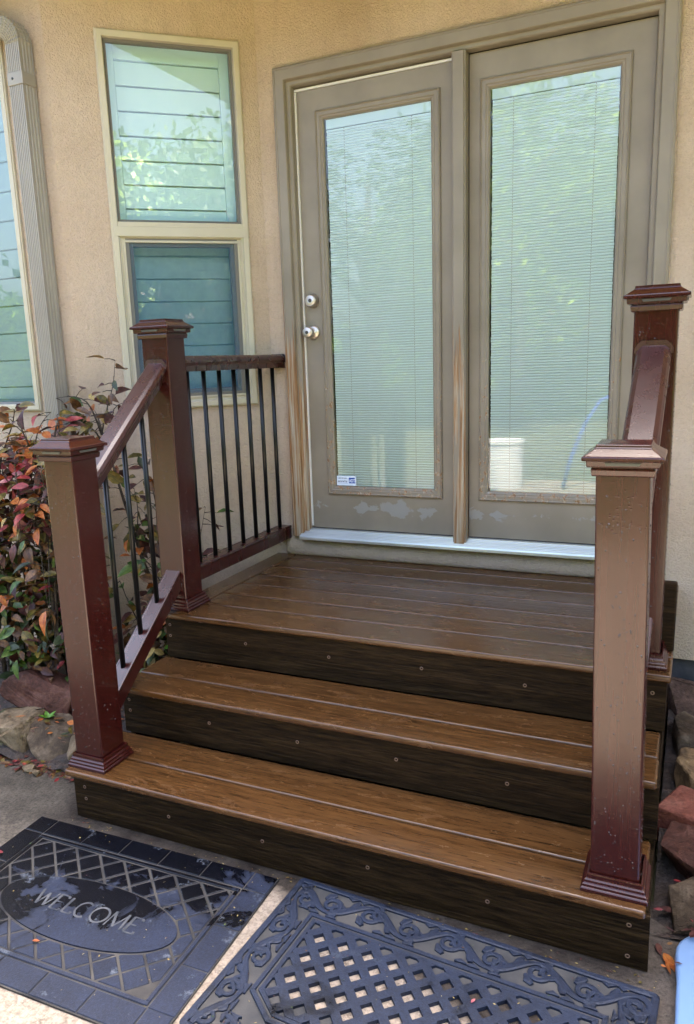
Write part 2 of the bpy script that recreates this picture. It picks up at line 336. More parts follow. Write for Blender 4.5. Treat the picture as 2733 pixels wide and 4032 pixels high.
class MB:
    def __init__(s): s.v = []; s.f = []; s.mi = []; s.uv = None
    def add(s, vs, fs, mi=0):
        b = len(s.v); s.v += [tuple(x) for x in vs]; s.f += [tuple(b+i for i in f) for f in fs]; s.mi += [mi]*len(fs); return s
    def box(s, a0, a1, b0, b1, c0, c1, F=W0, mi=0):
        P = [F.p(a, b, c) for c in (c0, c1) for b in (b0, b1) for a in (a0, a1)]
        return s.add(P, [(0, 2, 3, 1), (4, 5, 7, 6), (0, 1, 5, 4), (2, 6, 7, 3), (0, 4, 6, 2), (1, 3, 7, 5)], mi)
    def ring(s, F, rect, prof, open_bottom=False, mi=0):
        """rect (u0,u1,z0,z1) outer edge; prof [(inset, n)...]; mitred"""
        u0, u1, z0, z1 = rect; rows = []
        for ins, n in prof:
            zb = z0 if open_bottom else z0+ins
            rows.append([F.p(u0+ins, n, zb), F.p(u0+ins, n, z1-ins), F.p(u1-ins, n, z1-ins), F.p(u1-ins, n, zb)])
        vs = [q for r in rows for q in r]; fs = []
        for i in range(len(rows)-1):
            for k in range(3 if open_bottom else 4):
                a, b = i*4+k, i*4+(k+1) % 4; fs.append((a, a+4, b+4, b))
        return s.add(vs, fs, mi)
    def tube(s, pts, rad, seg=10, mi=0, cap=True):
        pts = [Vector(p) for p in pts]; n = len(pts); rs = rad if isinstance(rad, (list, tuple)) else [rad]*n
        b = len(s.v); prev = None
        for i, p in enumerate(pts):
            d = (pts[min(i+1, n-1)]-pts[max(i-1, 0)]).normalized()
            ref = prev if prev is not None else (Vector((0, 0, 1)) if abs(d.z) < .9 else Vector((1, 0, 0)))
            a = (ref - d*ref.dot(d)).normalized(); c = d.cross(a); prev = a
            for k in range(seg):
                t = 2*pi*k/seg; s.v.append(tuple(p + (a*cos(t)+c*sin(t))*rs[i]))
        for i in range(n-1):
            for k in range(seg):
                k2 = (k+1) % seg; s.f.append((b+i*seg+k, b+i*seg+k2, b+(i+1)*seg+k2, b+(i+1)*seg+k)); s.mi.append(mi)
        if cap:
            s.f.append(tuple(b+k for k in reversed(range(seg)))); s.f.append(tuple(b+(n-1)*seg+k for k in range(seg))); s.mi += [mi, mi]
        return s
    def sqlathe(s, cx, cy, prof, r=.003, tilt=None, mi=0, top=True):
        """stack of rounded squares [(half, z)...]"""
        b = len(s.v); N = 12
        for h, z in prof:
            rr = min(r, h*.9)
            for sx, sy, a0 in ((1, 1, 0), (-1, 1, pi/2), (-1, -1, pi), (1, -1, 3*pi/2)):
                for k in range(3):
                    a = a0+k*pi/4; dx = dy = 0
                    if tilt: dx, dy = tilt(z)
                    s.v.append((cx+dx+sx*(h-rr)+rr*cos(a), cy+dy+sy*(h-rr)+rr*sin(a), z))
        n = len(prof)
        for i in range(n-1):
            for k in range(N):
                k2 = (k+1) % N; s.f.append((b+i*N+k, b+i*N+k2, b+(i+1)*N+k2, b+(i+1)*N+k)); s.mi.append(mi)
        if top: s.f.append(tuple(b+(n-1)*N+k for k in range(N))); s.mi.append(mi)
        return s
    def lathe(s, F, u, z, prof, seg=28, mi=0):
        """round profile about the outward axis of F: [(radius, n)...]"""
        b = len(s.v); n = len(prof)
        for r_, nn in prof:
            for k in range(seg):
                a = 2*pi*k/seg; s.v.append(tuple(F.p(u+r_*cos(a), nn, z+r_*sin(a))))
        for i in range(n-1):
            for k in range(seg):
                k2 = (k+1) % seg; s.f.append((b+i*seg+k, b+i*seg+k2, b+(i+1)*seg+k2, b+(i+1)*seg+k)); s.mi.append(mi)
        s.f.append(tuple(b+(n-1)*seg+k for k in range(seg))); s.mi.append(mi)
        return s
    def prism(s, poly, z0, z1, T=lambda x, y: (x, y), mi=0, bot=True, inset=0):
        """polygon prism, T maps local xy to world xy"""
        n = len(poly); b = len(s.v)
        for z in (z0, z1):
            for x, y in poly: X, Y = T(x, y); s.v.append((X, Y, z))
        s.f.append(tuple(b+n+k for k in range(n))); s.mi.append(mi)
        if bot: s.f.append(tuple(b+k for k in reversed(range(n)))); s.mi.append(mi)
        for k in range(n):
            k2 = (k+1) % n; s.f.append((b+k, b+k2, b+n+k2, b+n+k)); s.mi.append(mi)
        return s
    def mesh(s, fixn=True):
        me = bpy.data.meshes.new('m'); me.from_pydata(s.v, [], s.f); me.polygons.foreach_set('material_index', s.mi)
        if fixn:
            bm = bmesh.new(); bm.from_mesh(me); bmesh.ops.recalc_face_normals(bm, faces=bm.faces); bm.to_mesh(me); bm.free()
        me.update(); return me
    def build(s, name, mats, parent=None, **kw): return link(name, s.mesh(), mats, parent, **kw)

# ------------------------------------------------------------------ key dimensions (metres)
YW = 1.568; Z1, Z2, Z3 = .182, .3686, .5585; Y2, Y3 = .2828, .5693
XR = 1.817; XR3 = 1.839; BT = .024
DF = Frame((0, YW), (1, 0), (0, -1))
q = sqrt(.5)
BO = Vector((.015 - .897*q, YW - .897*q, 0))       # outer corner of the angled bay wall
BF = Frame((BO.x, BO.y), (q, q), (q, -q))
LF = Frame((BO.x, BO.y), (1, 0), (0, -1))          # u is negative going left
EAVE = 3.16

# ------------------------------------------------------------------ ground
def sheet(name, x0, x1, y0, y1, z, m, kind='structure', nx=1, ny=1, h=None, skip=None):
    mb = MB()
    for j in range(ny+1):
        for i in range(nx+1):
            x = x0+(x1-x0)*i/nx; y = y0+(y1-y0)*j/ny
            mb.v.append((x, y, z+(h(x, y) if h else 0)))
    for j in range(ny):
        for i in range(nx):
            a = j*(nx+1)+i; mb.f.append((a, a+1, a+nx+2, a+nx+1)); mb.mi.append(0)
    o = link(name, mb.mesh(False), m); o['kind'] = kind; return o
sheet('lawn', -90, 90, -90, 60, -.012, M_['lawn'])
mb = MB(); mb.box(-3.2, 4.6, -4.35, .30, -.08, 0.0); o = mb.build('patio', M_['concrete']); o['kind'] = 'structure'
def bed_h(x, y):
    return .012*sin(x*23+y*7)+.010*sin(y*31-x*11)+random.uniform(-.006, .008)+max(0, min(.1, (y-.35)*.35))
sheet('garden_bed', -3.2, -.0, .22, 1.6, .004, M_['soil'], nx=90, ny=50, h=bed_h)
sheet('planting_bed', 1.83, 4.6, .16, 1.6, .006, M_['soil'], nx=60, ny=40, h=lambda x, y: bed_h(x, y)*.9)

# ------------------------------------------------------------------ house
house = empty('house', (0, YW, 0), 'tan stucco house wall with angled bay and glazed double doors', 'house')
def wall(name, F, u0, u1, z0, z1, holes, th=.14, m='stucco', nout=0.0):
    mb = MB(); us = sorted({u0, u1} | {h[0] for h in holes} | {h[1] for h in holes})
    for a, b in zip(us, us[1:]):
        hs = sorted([(h[2], h[3]) for h in holes if h[0] <= a and h[1] >= b])
        z = z0
        for h0, h1 in hs:
            if h0 > z: mb.box(a, b, nout-th, nout, z, h0, F)
            z = h1
        if z < z1: mb.box(a, b, nout-th, nout, z, z1, F)
    me = mb.mesh(); bm = bmesh.new(); bm.from_mesh(me); bmesh.ops.remove_doubles(bm, verts=bm.verts, dist=1e-5)
    # drop the inner faces shared by neighbouring boxes
    seen = {}
    for f in bm.faces:
        k = tuple(round(c, 4) for c in f.calc_center_median()); seen.setdefault(k, []).append(f)
    dup = [f for v in seen.values() if len(v) > 1 for f in v]
    bmesh.ops.delete(bm, geom=dup, context='FACES_ONLY'); bm.to_mesh(me); bm.free()
    return link(name, me, M_[m], house)
DO = (.165, 1.69, .66, 2.69)
wall('wall', DF, .015, 4.6, .238, EAVE, [DO])
BW = (.204, .815, 1.306, 2.872)
wall('wall', BF, 0, .897, .10, EAVE, [BW])
LW = (-2.0, -.232, 1.325, 2.862)
wall('wall', LF, -4.0, 0, .10, EAVE, [LW])
# end and rear walls so that the house stands as a closed volume
mb = MB(); mb.box(-4.62, -4.48, .95, 9.5, 0, EAVE); mb.box(4.6, 4.74, 1.56, 9.5, 0, EAVE); mb.box(-4.62, 4.74, 9.5, 9.64, 0, EAVE); mb.build('wall', M_['stucco'], house)
mb = MB(); mb.box(1.60, 4.6, -.14, -.012, -.05, .236, DF); mb.build('foundation', M_['found'], house)
mb = MB(); mb.box(-5.1, 5.2, .98, 1.58, EAVE, EAVE+.03)
mb.box(-5.1, 0.1, .52, .98, EAVE, EAVE+.03); mb.build('soffit', M_['soffit'], house)
mb = MB()
mb.add([(-5.1, .50, EAVE+.031), (5.2, .50, EAVE+.031), (5.2, .50, EAVE+.16), (-5.1, .50, EAVE+.16), (-5.1, 5.2, 5.1), (5.2, 5.2, 5.1), (-5.1, 10.2, EAVE+.16), (5.2, 10.2, EAVE+.16), (-5.1, 10.2, EAVE+.031), (5.2, 10.2, EAVE+.031)],
       [(0, 1, 2, 3), (3, 2, 5, 4), (4, 5, 7, 6), (6, 7, 9, 8), (0, 8, 9, 1), (0, 3, 4, 6, 8), (1, 9, 7, 5, 2)])
mb.build('roof', M_['roof'], house)
# rounded stucco ledge below the door sill
mb = MB()
pr = [(0.0, .556), (.020, .562), (.016, .60), (.010, .640), (0, .646)]
mb.add([DF.p(u, n, z) for u in (.06, 1.75) for n, z in pr], [(i, i+1, i+6, i+5) for i in range(4)]); 
mb.build('sill_ledge', M_['stucco'], house, smooth=True)

# --- casing, mullion, sill
mb = MB()
prof = [(0, .001), (0, .026), (.004, .030), (.052, .030), (.057, .024), (.058, .010), (.064, .008), (.072, .008), (.077, .003), (.078, -.036)]
mb.ring(DF, (.1036, 1.742, .655, 2.752), prof, open_bottom=True)
# brick mould lines: thin bead along the outer edge
mb.ring(DF, (.110, 1.7355, .655, 2.7455), [(0, .030), (.001, .033), (.006, .033), (.007, .030)], open_bottom=True)
casing = mb.build('door_casing', M_['jamb'], house, bevel=.001)
mb = MB(); mb.box(.909, .966, -.028, .022, .668, 2.672, DF); mb.box(.915, .960, .022, .030, .668, 2.67, DF)
mull = mb.build('mullion', M_['jamb2'], house, bevel=.002)
mb = MB()   # ribbed threshold
ribs = [(-.04, .672), (-.028, .690), (-.020, .690)]
n = -.018; z = .689
for k in range(6):
    ribs += [(n, z), (n+.007, z-.0005), (n+.0075, z-.004), (n+.0105, z-.0045)]; n += .011; z -= .0042
ribs += [(n+.004, z), (n+.006, z-.006), (n+.006, .646), (n-.004, .645)]
mb.add([DF.p(u, nn, zz) for u in (.150, 1.70) for nn, zz in ribs], [(i, i+1, i+1+len(ribs), i+len(ribs)) for i in range(len(ribs)-1)])
mb.add([DF.p(.150, nn, zz) for nn, zz in ribs], [tuple(range(len(ribs)))])
mb.build('threshold', M_['alu'], house)

# --- doors
def blinds(parent, F, u0, u1, z0, z1, n0, pitch=.01125):
    mb = MB(); mb.box(u0-.01, u1+.01, n0-.02, n0-.014, z0-.01, z1+.01, F); mb.build('blind_backing', M_['dark'], parent)
    mb = MB(); top = z1-.036; mb.box(u0, u1, n0-.006, n0+.004, top, z1+.003, F)
    k = 0; z = top-.003
    while z > z0-.003:
        zb = z-pitch+.0009
        rows = [(n0+.0004, z), (n0+.0012, z-.004), (n0+.0009, zb+.003), (n0-.0012, zb)]
        a = u0+random.uniform(0, .0015); b = u1-random.uniform(0, .0015)
        mb.add([F.p(u, nn, zz) for u in (a, b) for nn, zz in rows], [(i, i+1, i+5, i+4) for i in range(3)])
        z -= pitch
    o = mb.build('blind', M_['blind'], parent)
    for uu in (u0+.085, u1-.085):
        mb = MB(); z = top-.004
        while z > z0:
            mb.box(uu-.0009, uu+.0009, n0+.0022, n0+.0032, z-.005, z, F); z -= pitch
        mb.build('blind_cord', M_['cord'], parent)
def door(u0, u1, z0, z1, lite, glass, label=None):
    nF = -.032
    mb = MB(); g0, g1, h0, h1 = lite[0]+.012, lite[1]-.012, lite[2]+.012, lite[3]-.012
    us = [u0, g0, g1, u1]
    mb.box(u0, g0, nF-.044, nF, z0, z1, DF); mb.box(g1, u1, nF-.044, nF, z0, z1, DF)
    mb.box(g0, g1, nF-.044, nF, z0, h0, DF); mb.box(g0, g1, nF-.044, nF, h1, z1, DF)
    d = mb.build('door', M_['door'], house)
    if label: d['label'] = label
    mb = MB()
    mb.ring(DF, lite, [(0, nF), (.0015, nF+.008), (.007, nF+.012), (.010, nF+.007), (.024, nF+.010), (.028, nF+.006), (.034, nF+.0085), (.0405, nF+.003), (.0425, nF-.012)])
    mb.build('lite_frame', M_['lite'], d, bevel=.0008)
    a, b, c, e = glass
    mb = MB(); mb.add([DF.p(u, nF-.004, z) for u, z in ((a-.002, c-.002), (b+.002, c-.002), (b+.002, e+.002), (a-.002, e+.002))], [(0, 1, 2, 3)])
    mb.build('pane', M_['glassd'], d)
    blinds(d, DF, a+.004, b-.002, c, e-.002, nF-.014)
    return d
d1 = door(.1905, .9075, .693, 2.657, (.277, .8475, .8605, 2.5695), (.3195, .8055, .903, 2.527), 'left door with knob, deadbolt and security sticker')
d2 = door(.968, 1.662, .693, 2.6685, (1.0115, 1.5835, .8605, 2.5715), (1.054, 1.541, .903, 2.529), 'right door, fixed, without a knob')
mb = MB(); mb.box(.1815, .1895, -.040, -.026, .70, 2.656, DF); mb.box(.1815, .9085, -.040, -.026, 2.6585, 2.668, DF); mb.build('weatherstrip', M_['weather'], house)
mb = MB(); mb.box(.19, .9085, -.07, -.028, .684, .6925, DF); mb.box(.967, 1.662, -.07, -.028, .684, .6925, DF); mb.build('door_sweep', M_['dark'], house)
mb = MB(); mb.box(.12, 1.74, -.12, -.085, .62, 2.72, DF); mb.build('door_backing', M_['dark'], house)
# deadbolt and knob
mb = MB(); mb.lathe(DF, .232, 1.767, [(.0, -.03), (.0325, -.032), (.033, -.028), (.031, -.0245), (.029, -.019), (.0275, -.0125), (.0268, -.006), (.0235, .001), (.0225, .001), (.0215, .0002), (.0205, .001), (.0, .001)])
db = mb.build('deadbolt', M_['nickel'], d1, smooth=False, bevel=0)
db.data.polygons.foreach_set('use_smooth', [True]*len(db.data.polygons))
mb = MB(); mb.lathe(DF, .232, 1.767, [(.0085, .0), (.0085, .0028), (.0, .003)]); mb.build('keyhole', M_['nickel2'], d1)
mb = MB(); mb.lathe(DF, .228, 1.624, [(.0, -.03), (.0325, -.032), (.033, -.028), (.031, -.025), (.024, -.0215), (.0125, -.018), (.0112, -.008), (.0115, .002), (.017, .008), (.0228, .015), (.0255, .024), (.0248, .033), (.0205, .0385), (.0192, .038), (.018, .0392), (.0, .0395)])
kb = mb.build('door_knob', M_['nickel'], d1); kb.data.polygons.foreach_set('use_smooth', [True]*len(kb.data.polygons))
mb = MB(); mb.lathe(DF, .228, 1.624, [(.0078, .039), (.0078, .0412), (.0, .0414)]); mb.build('keyhole', M_['nickel2'], d1)
# sticker
def text_mesh(body, size, F, u, z, n, m, parent, name, sx=1.0, shear=0., thick=.0004, weight=0.):
    cu = bpy.data.curves.new('t', 'FONT'); cu.body = body; cu.size = size; cu.shear = shear; cu.offset = weight
    to = bpy.data.objects.new('t', cu); COL.objects.link(to); dg = bpy.context.evaluated_depsgraph_get()
    me = bpy.data.meshes.new_from_object(to.evaluated_get(dg)); bpy.data.objects.remove(to)
    for v in me.vertices: v.co = F.p(u+v.co.x*sx, n, z+v.co.y)
    return link(name, me, m, parent)
su, sz = .3215, .9055
mb = MB(); mb.box(su, su+.101, -.0345, -.0338, sz, sz+.046, DF); stk = mb.build('sticker', M_['sticker'], d1)
def stext(body, size, u, z, m, **kw): return text_mesh(body, size, DF, u, z, -.0332, m, d1, 'sticker_text', **kw)
stext('1-800-380-0096', .0088, su+.004, sz+.0315, M_['ink'], sx=.86, weight=.0001)
stext('secured by', .0135, su+.004, sz+.0165, M_['ink'], sx=.84, shear=.25, weight=.0003)
mb = MB(); mb.box(su+.004, su+.058, -.0338, -.0331, sz+.0105, sz+.0115, DF); mb.box(su+.0625, su+.094, -.0338, -.0331, sz+.011, sz+.0385, DF); mb.build('sticker_print', M_['inkb'], d1)
text_mesh('ADT', .021, DF, su+.0645, sz+.0165, -.0325, M_['sticker'], d1, 'sticker_text', sx=.70, weight=.0006)

# --- windows
def shutter(parent, F, u0, u1, z0, z1, n0, stile, pitch, zoff=0., rail=.06):
    mb = MB()
    mb.box(u0, u0+stile, n0-.02, n0, z0, z1, F); mb.box(u1-stile, u1, n0-.02, n0, z0, z1, F)
    mb.box(u0+stile, u1-stile, n0-.02, n0, z1-rail, z1, F); mb.box(u0+stile, u1-stile, n0-.02, n0, z0, z0+.03, F)
    mb.box(u0, u1, n0-.045, n0-.035, z0, z1, F)
    mb.build('shutter_frame', M_['shutter'], parent, bevel=.002)
    mb = MB(); z = z1-rail-.002+zoff
    while z > z0+.03:
        zb = max(z-pitch+.0014, z0+.031)
        if z > z1-rail: zt = z1-rail-.001
        else: zt = z
        rows = [(n0-.016, zt), (n0-.011, zt-.004), (n0-.004, zb+.006), (n0-.003, zb+.001), (n0-.008, zb)]
        a, b = u0+stile+.0015, u1-stile-.0015
        mb.add([F.p(u, nn, zz) for u in (a, b) for nn, zz in rows], [(i, i+1, i+6, i+5) for i in range(4)])
        z -= pitch
    mb.build('shutter_louvres', M_['shutter'], parent)
def reveal(parent, F, u0, u1, z0, z1, n1, n0):
    mb = MB(); t_ = .02
    mb.box(u0-t_, u0, n0, n1, z0, z1, F); mb.box(u1, u1+t_, n0, n1, z0, z1, F); mb.box(u0-t_, u1+t_, n0, n1, z1, z1+t_, F); mb.box(u0-t_, u1+t_, n0, n1, z0-t_, z0, F)
    mb.build('inner_reveal', M_['shutter'], parent)
# bay window (two lights, insect screen below)
u0, u1, z0, z1 = .202, .817, 1.303, 2.8755
mb = MB(); pf = [(0, .001), (0, .010), (.002, .012), (.005, .012), (.006, .017), (.028, .017), (.031, .013), (.033, -.02)]
mb.ring(BF, (u0, u1, z0, z1), pf)
mb.box(u0+.012, u1-.012, -.005, .0185, 2.058, 2.098, BF); mb.box(u0+.030, u1-.030, -.016, .0175, 2.098, 2.118, BF)
win1 = mb.build('window', M_['winframe'], house, bevel=.001); win1['label'] = 'tall two-light window on the angled wall'
mb = MB(); mb.ring(BF, (u0+.032, u1-.032, z0+.03, 2.058), [(0, .012), (.004, .012), (.005, .004), (.013, .004), (.016, .009), (.024, .009), (.025, -.01)])
mb.build('sash', M_['winframe'], win1, bevel=.0008)
mb = MB(); mb.ring(BF, (u0+.056, u1-.056, z0+.052, 2.052), [(0, .003), (.001, .0045), (.016, .0045), (.018, .0), (.034, -.004), (.036, -.02)]); mb.build('screen_frame', M_['screenf'], win1)
mb = MB(); mb.ring(BF, (u0+.033, u1-.033, 2.118, z1-.032), [(0, .0), (.006, -.004), (.012, -.004), (.014, -.02)]); mb.build('glazing_bead', M_['screenf'], win1)
mb = MB(); mb.add([BF.p(a, -.012, b) for a, b in ((u0+.03, 2.10), (u1-.03, 2.10), (u1-.03, z1-.03), (u0+.03, z1-.03))], [(0, 1, 2, 3)]); mb.build('pane', M_['glass'], win1)
mb = MB(); mb.add([BF.p(a, -.022, b) for a, b in ((u0+.03, z0+.03), (u1-.03, z0+.03), (u1-.03, 2.06), (u0+.03, 2.06))], [(0, 1, 2, 3)]); mb.build('pane', M_['glass'], win1)
def m_screen():
    t = NT('insect_screen')
    for n in list(t.n):
        if n.type == 'BSDF_PRINCIPLED': t.n.remove(n)
    out = [n for n in t.n if n.type == 'OUTPUT_MATERIAL'][0]
    tr = t.node('ShaderNodeBsdfTransparent'); df = t.node('ShaderNodeBsdfDiffuse'); df.inputs[0].default_value = (.04, .14, .23, 1)
    sp = t.noise(t.map(), 26, 5, .7)
    mx = t.node('ShaderNodeMixShader'); t.l.new(t.ramp(sp, (.3, .36), (.75, .28)), mx.inputs[0]); t.l.new(tr.outputs[0], mx.inputs[1]); t.l.new(df.outputs[0], mx.inputs[2]); t.l.new(mx.outputs[0], out.inputs[0]); return t.m
M_['screen'] = m_screen()
mb = MB(); mb.add([BF.p(a, .001, b) for a, b in ((u0+.07, z0+.066), (u1-.07, z0+.066), (u1-.07, 2.038), (u0+.07, 2.038))], [(0, 1, 2, 3)]); mb.build('insect_screen', M_['screen'], win1)
shutter(win1, BF, u0+.020, u1-.012, z0+.02, z1-.02, -.085, .062, .1005)
reveal(win1, BF, u0+.018, u1-.010, z0+.018, z1-.018, -.024, -.135)
# window at the left edge
u0, u1, z0, z1 = -2.0, -.222, 1.320, 2.868
mb = MB(); mb.ring(LF, (u0, u1, z0, z1), pf); win2 = mb.build('window', M_['winframe'], house, bevel=.001); win2['label'] = 'wide window behind the downspout'
mb = MB(); mb.add([LF.p(a, -.012, b) for a, b in ((u0+.03, z0+.03), (u1-.03, z0+.03), (u1-.03, z1-.03), (u0+.03, z1-.03))], [(0, 1, 2, 3)]); mb.build('pane', M_['glass'], win2)
mb = MB(); mb.ring(LF, (u0+.033, u1-.033, z0+.033, z1-.033), [(0, 0), (.008, -.004), (.010, -.02)]); mb.build('glazing_bead', M_['screenf'], win2)
shutter(win2, LF, -1.10, u1+.02, z0+.02, z1-.02, -.050, .05, .1225, zoff=-.01)
shutter(win2, LF, u0-.02, -1.105, z0+.02, z1-.02, -.050, .05, .1225, zoff=-.01)
reveal(win2, LF, u0+.01, u1-.01, z0+.018, z1-.018, -.024, -.125)

# --- downspout
def ds_section(x0, x1, y0, y1, ribs=True):
    pts = []
    n = 8
    for i in range(n):           # front face, flat on the left and fluted on the right side
        a = x0+(x1-x0)*i/n; d = (x1-x0)/n
        pts += [(a, y0), (a+d*.62, y0), (a+d*.72, y0+.0028), (a+d*.9, y0+.0028)]
    pts += [(x1, y0)]
    m = 4
    for i in range(m):
        a = y0+(y1-y0)*i/m; d = (y1-y0)/m
        pts += [(x1, a+d*.1), (x1, a+d*.55), (x1-.003, a+d*.68), (x1-.003, a+d*.88)]
    pts += [(x1, y1), (x0, y1)]
    return pts
sx0, sx1, sy0, sy1 = -.747, -.671, .852, .922
sec = ds_section(sx0, sx1, sy0, sy1); N = len(sec); mb = MB()
zs = [.16, 2.80]
for z in zs: mb.v += [(x, y, z) for x, y in sec]
mb.f += [(k, (k+1) % N, N+(k+1) % N, N+k) for k in range(N)]; mb.mi += [0]*N
dsp = mb.build('downspout', M_['downspout'], house)
mb = MB(); b = []   # elbow with crimped folds, bending left and up under the eave
for i in range(15):
    t_ = i/14; ang = t_*R(72); fold = .0035 if i % 2 else 0
    cxx, czz = sx0-.035, 2.795
    row = []
    for x, y in sec:
        rr = (x-cxx)*(1)+fold*(1 if x > sx0+.04 else .4)
        row.append((cxx+rr*cos(ang), y-(fold if y < sy0+.02 else 0), czz+rr*sin(ang)))
    b.append(row)
last = b[-1]; dv = Vector((-sin(R(72)), 0, cos(R(72))))*.5
b.append([tuple(Vector(p)+dv) for p in last])
for r_ in b: mb.v += r_
for i in range(len(b)-1):
    for k in range(N): mb.f.append((i*N+k, i*N+(k+1) % N, (i+1)*N+(k+1) % N, (i+1)*N+k)); mb.mi.append(0)
mb.build('elbow', M_['downspout'], dsp)
mb = MB(); mb.box(sx0-.003, sx1+.003, sy0-.004, sy1, 2.640, 2.688); mb.build('strap', M_['downspout'], dsp, bevel=.002)
mb = MB(); mb.lathe(Frame((0, sy0-.004), (1, 0), (0, -1)), -.722, 2.665, [(.005, 0), (.005, .002), (.001, .003)], 10); mb.build('strap_screw', M_['nickel2'], dsp)

# ------------------------------------------------------------------ steps
steps = empty('porch_steps', (.9, .7, 0), 'wet brown composite deck with three steps up to the doors', 'steps')
def board(x0, x1, y0, y1, zt, m='deck', bev=.007, name='tread_board'):
    mb = MB(); mb.box(x0, x1, y0, y1, zt-BT, zt); return mb.build(name, M_[m], steps, bevel=bev, segs=3)
board(0, XR, 0, .1385, Z1); board(.004, XR-.003, .1455, Y2+.021, Z1)
board(-.006, XR+.004, Y2, Y2+.1385, Z2); board(.002, XR+.001, Y2+.1455, Y3+.021, Z2)
seams = [Y3, .7275, .8740, 1.0235, 1.1725, 1.3195, 1.4665, YW-.004]
for i in range(7):
    board(.0005 if i == 0 else .108, XR3, seams[i]+(.0045 if i else 0), seams[i+1]-.0045, Z3, name='deck_board')
board(.0005, .1035, seams[1]+.003, YW-.004, Z3, 'decky', name='border_board')
RF = [(.022, 0, Z1), (Y2+.022, Z1, Z2), (Y3+.022, Z2, Z3)]
scr = [[(.063, .119), (.064, .076), (.406, .089), (.75, .088), (1.092, .092), (1.433, .083), (1.781, .121), (1.781, .033)],
       [(.045, .312), (.046, .27), (.39, .279), (.734, .272), (1.079, .278), (1.422, .269), (1.78, .30)],
       [(.037, .503), (.035, .458), (.38, .467), (.724, .46), (1.07, .466), (1.415, .457), (1.79, .49)]]
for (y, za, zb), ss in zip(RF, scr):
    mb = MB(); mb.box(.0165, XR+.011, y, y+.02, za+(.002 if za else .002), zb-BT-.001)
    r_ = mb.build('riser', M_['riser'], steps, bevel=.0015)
    for sx, sz_ in ss:
        F = Frame((0, y), (1, 0), (0, -1)); mb = MB()
        mb.lathe(F, sx, sz_, [(.0062, -.002), (.0062, .0008), (.0052, .0014), (.0034, .0012), (.0030, -.0004), (.0005, -.0006)], 12); mb.build('screw', M_['screw'], r_)
# side skirts
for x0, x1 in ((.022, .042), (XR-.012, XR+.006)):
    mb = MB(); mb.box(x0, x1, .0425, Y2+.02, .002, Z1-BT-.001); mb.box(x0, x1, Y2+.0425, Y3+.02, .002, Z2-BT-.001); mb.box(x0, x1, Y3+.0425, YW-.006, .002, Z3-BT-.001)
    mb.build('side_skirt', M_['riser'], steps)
mb = MB(); mb.box(XR3-.06, XR3+.001, .768, .800, Z3+.001, .785); mb.build('edge_board', M_['riser'], steps, bevel=.006)

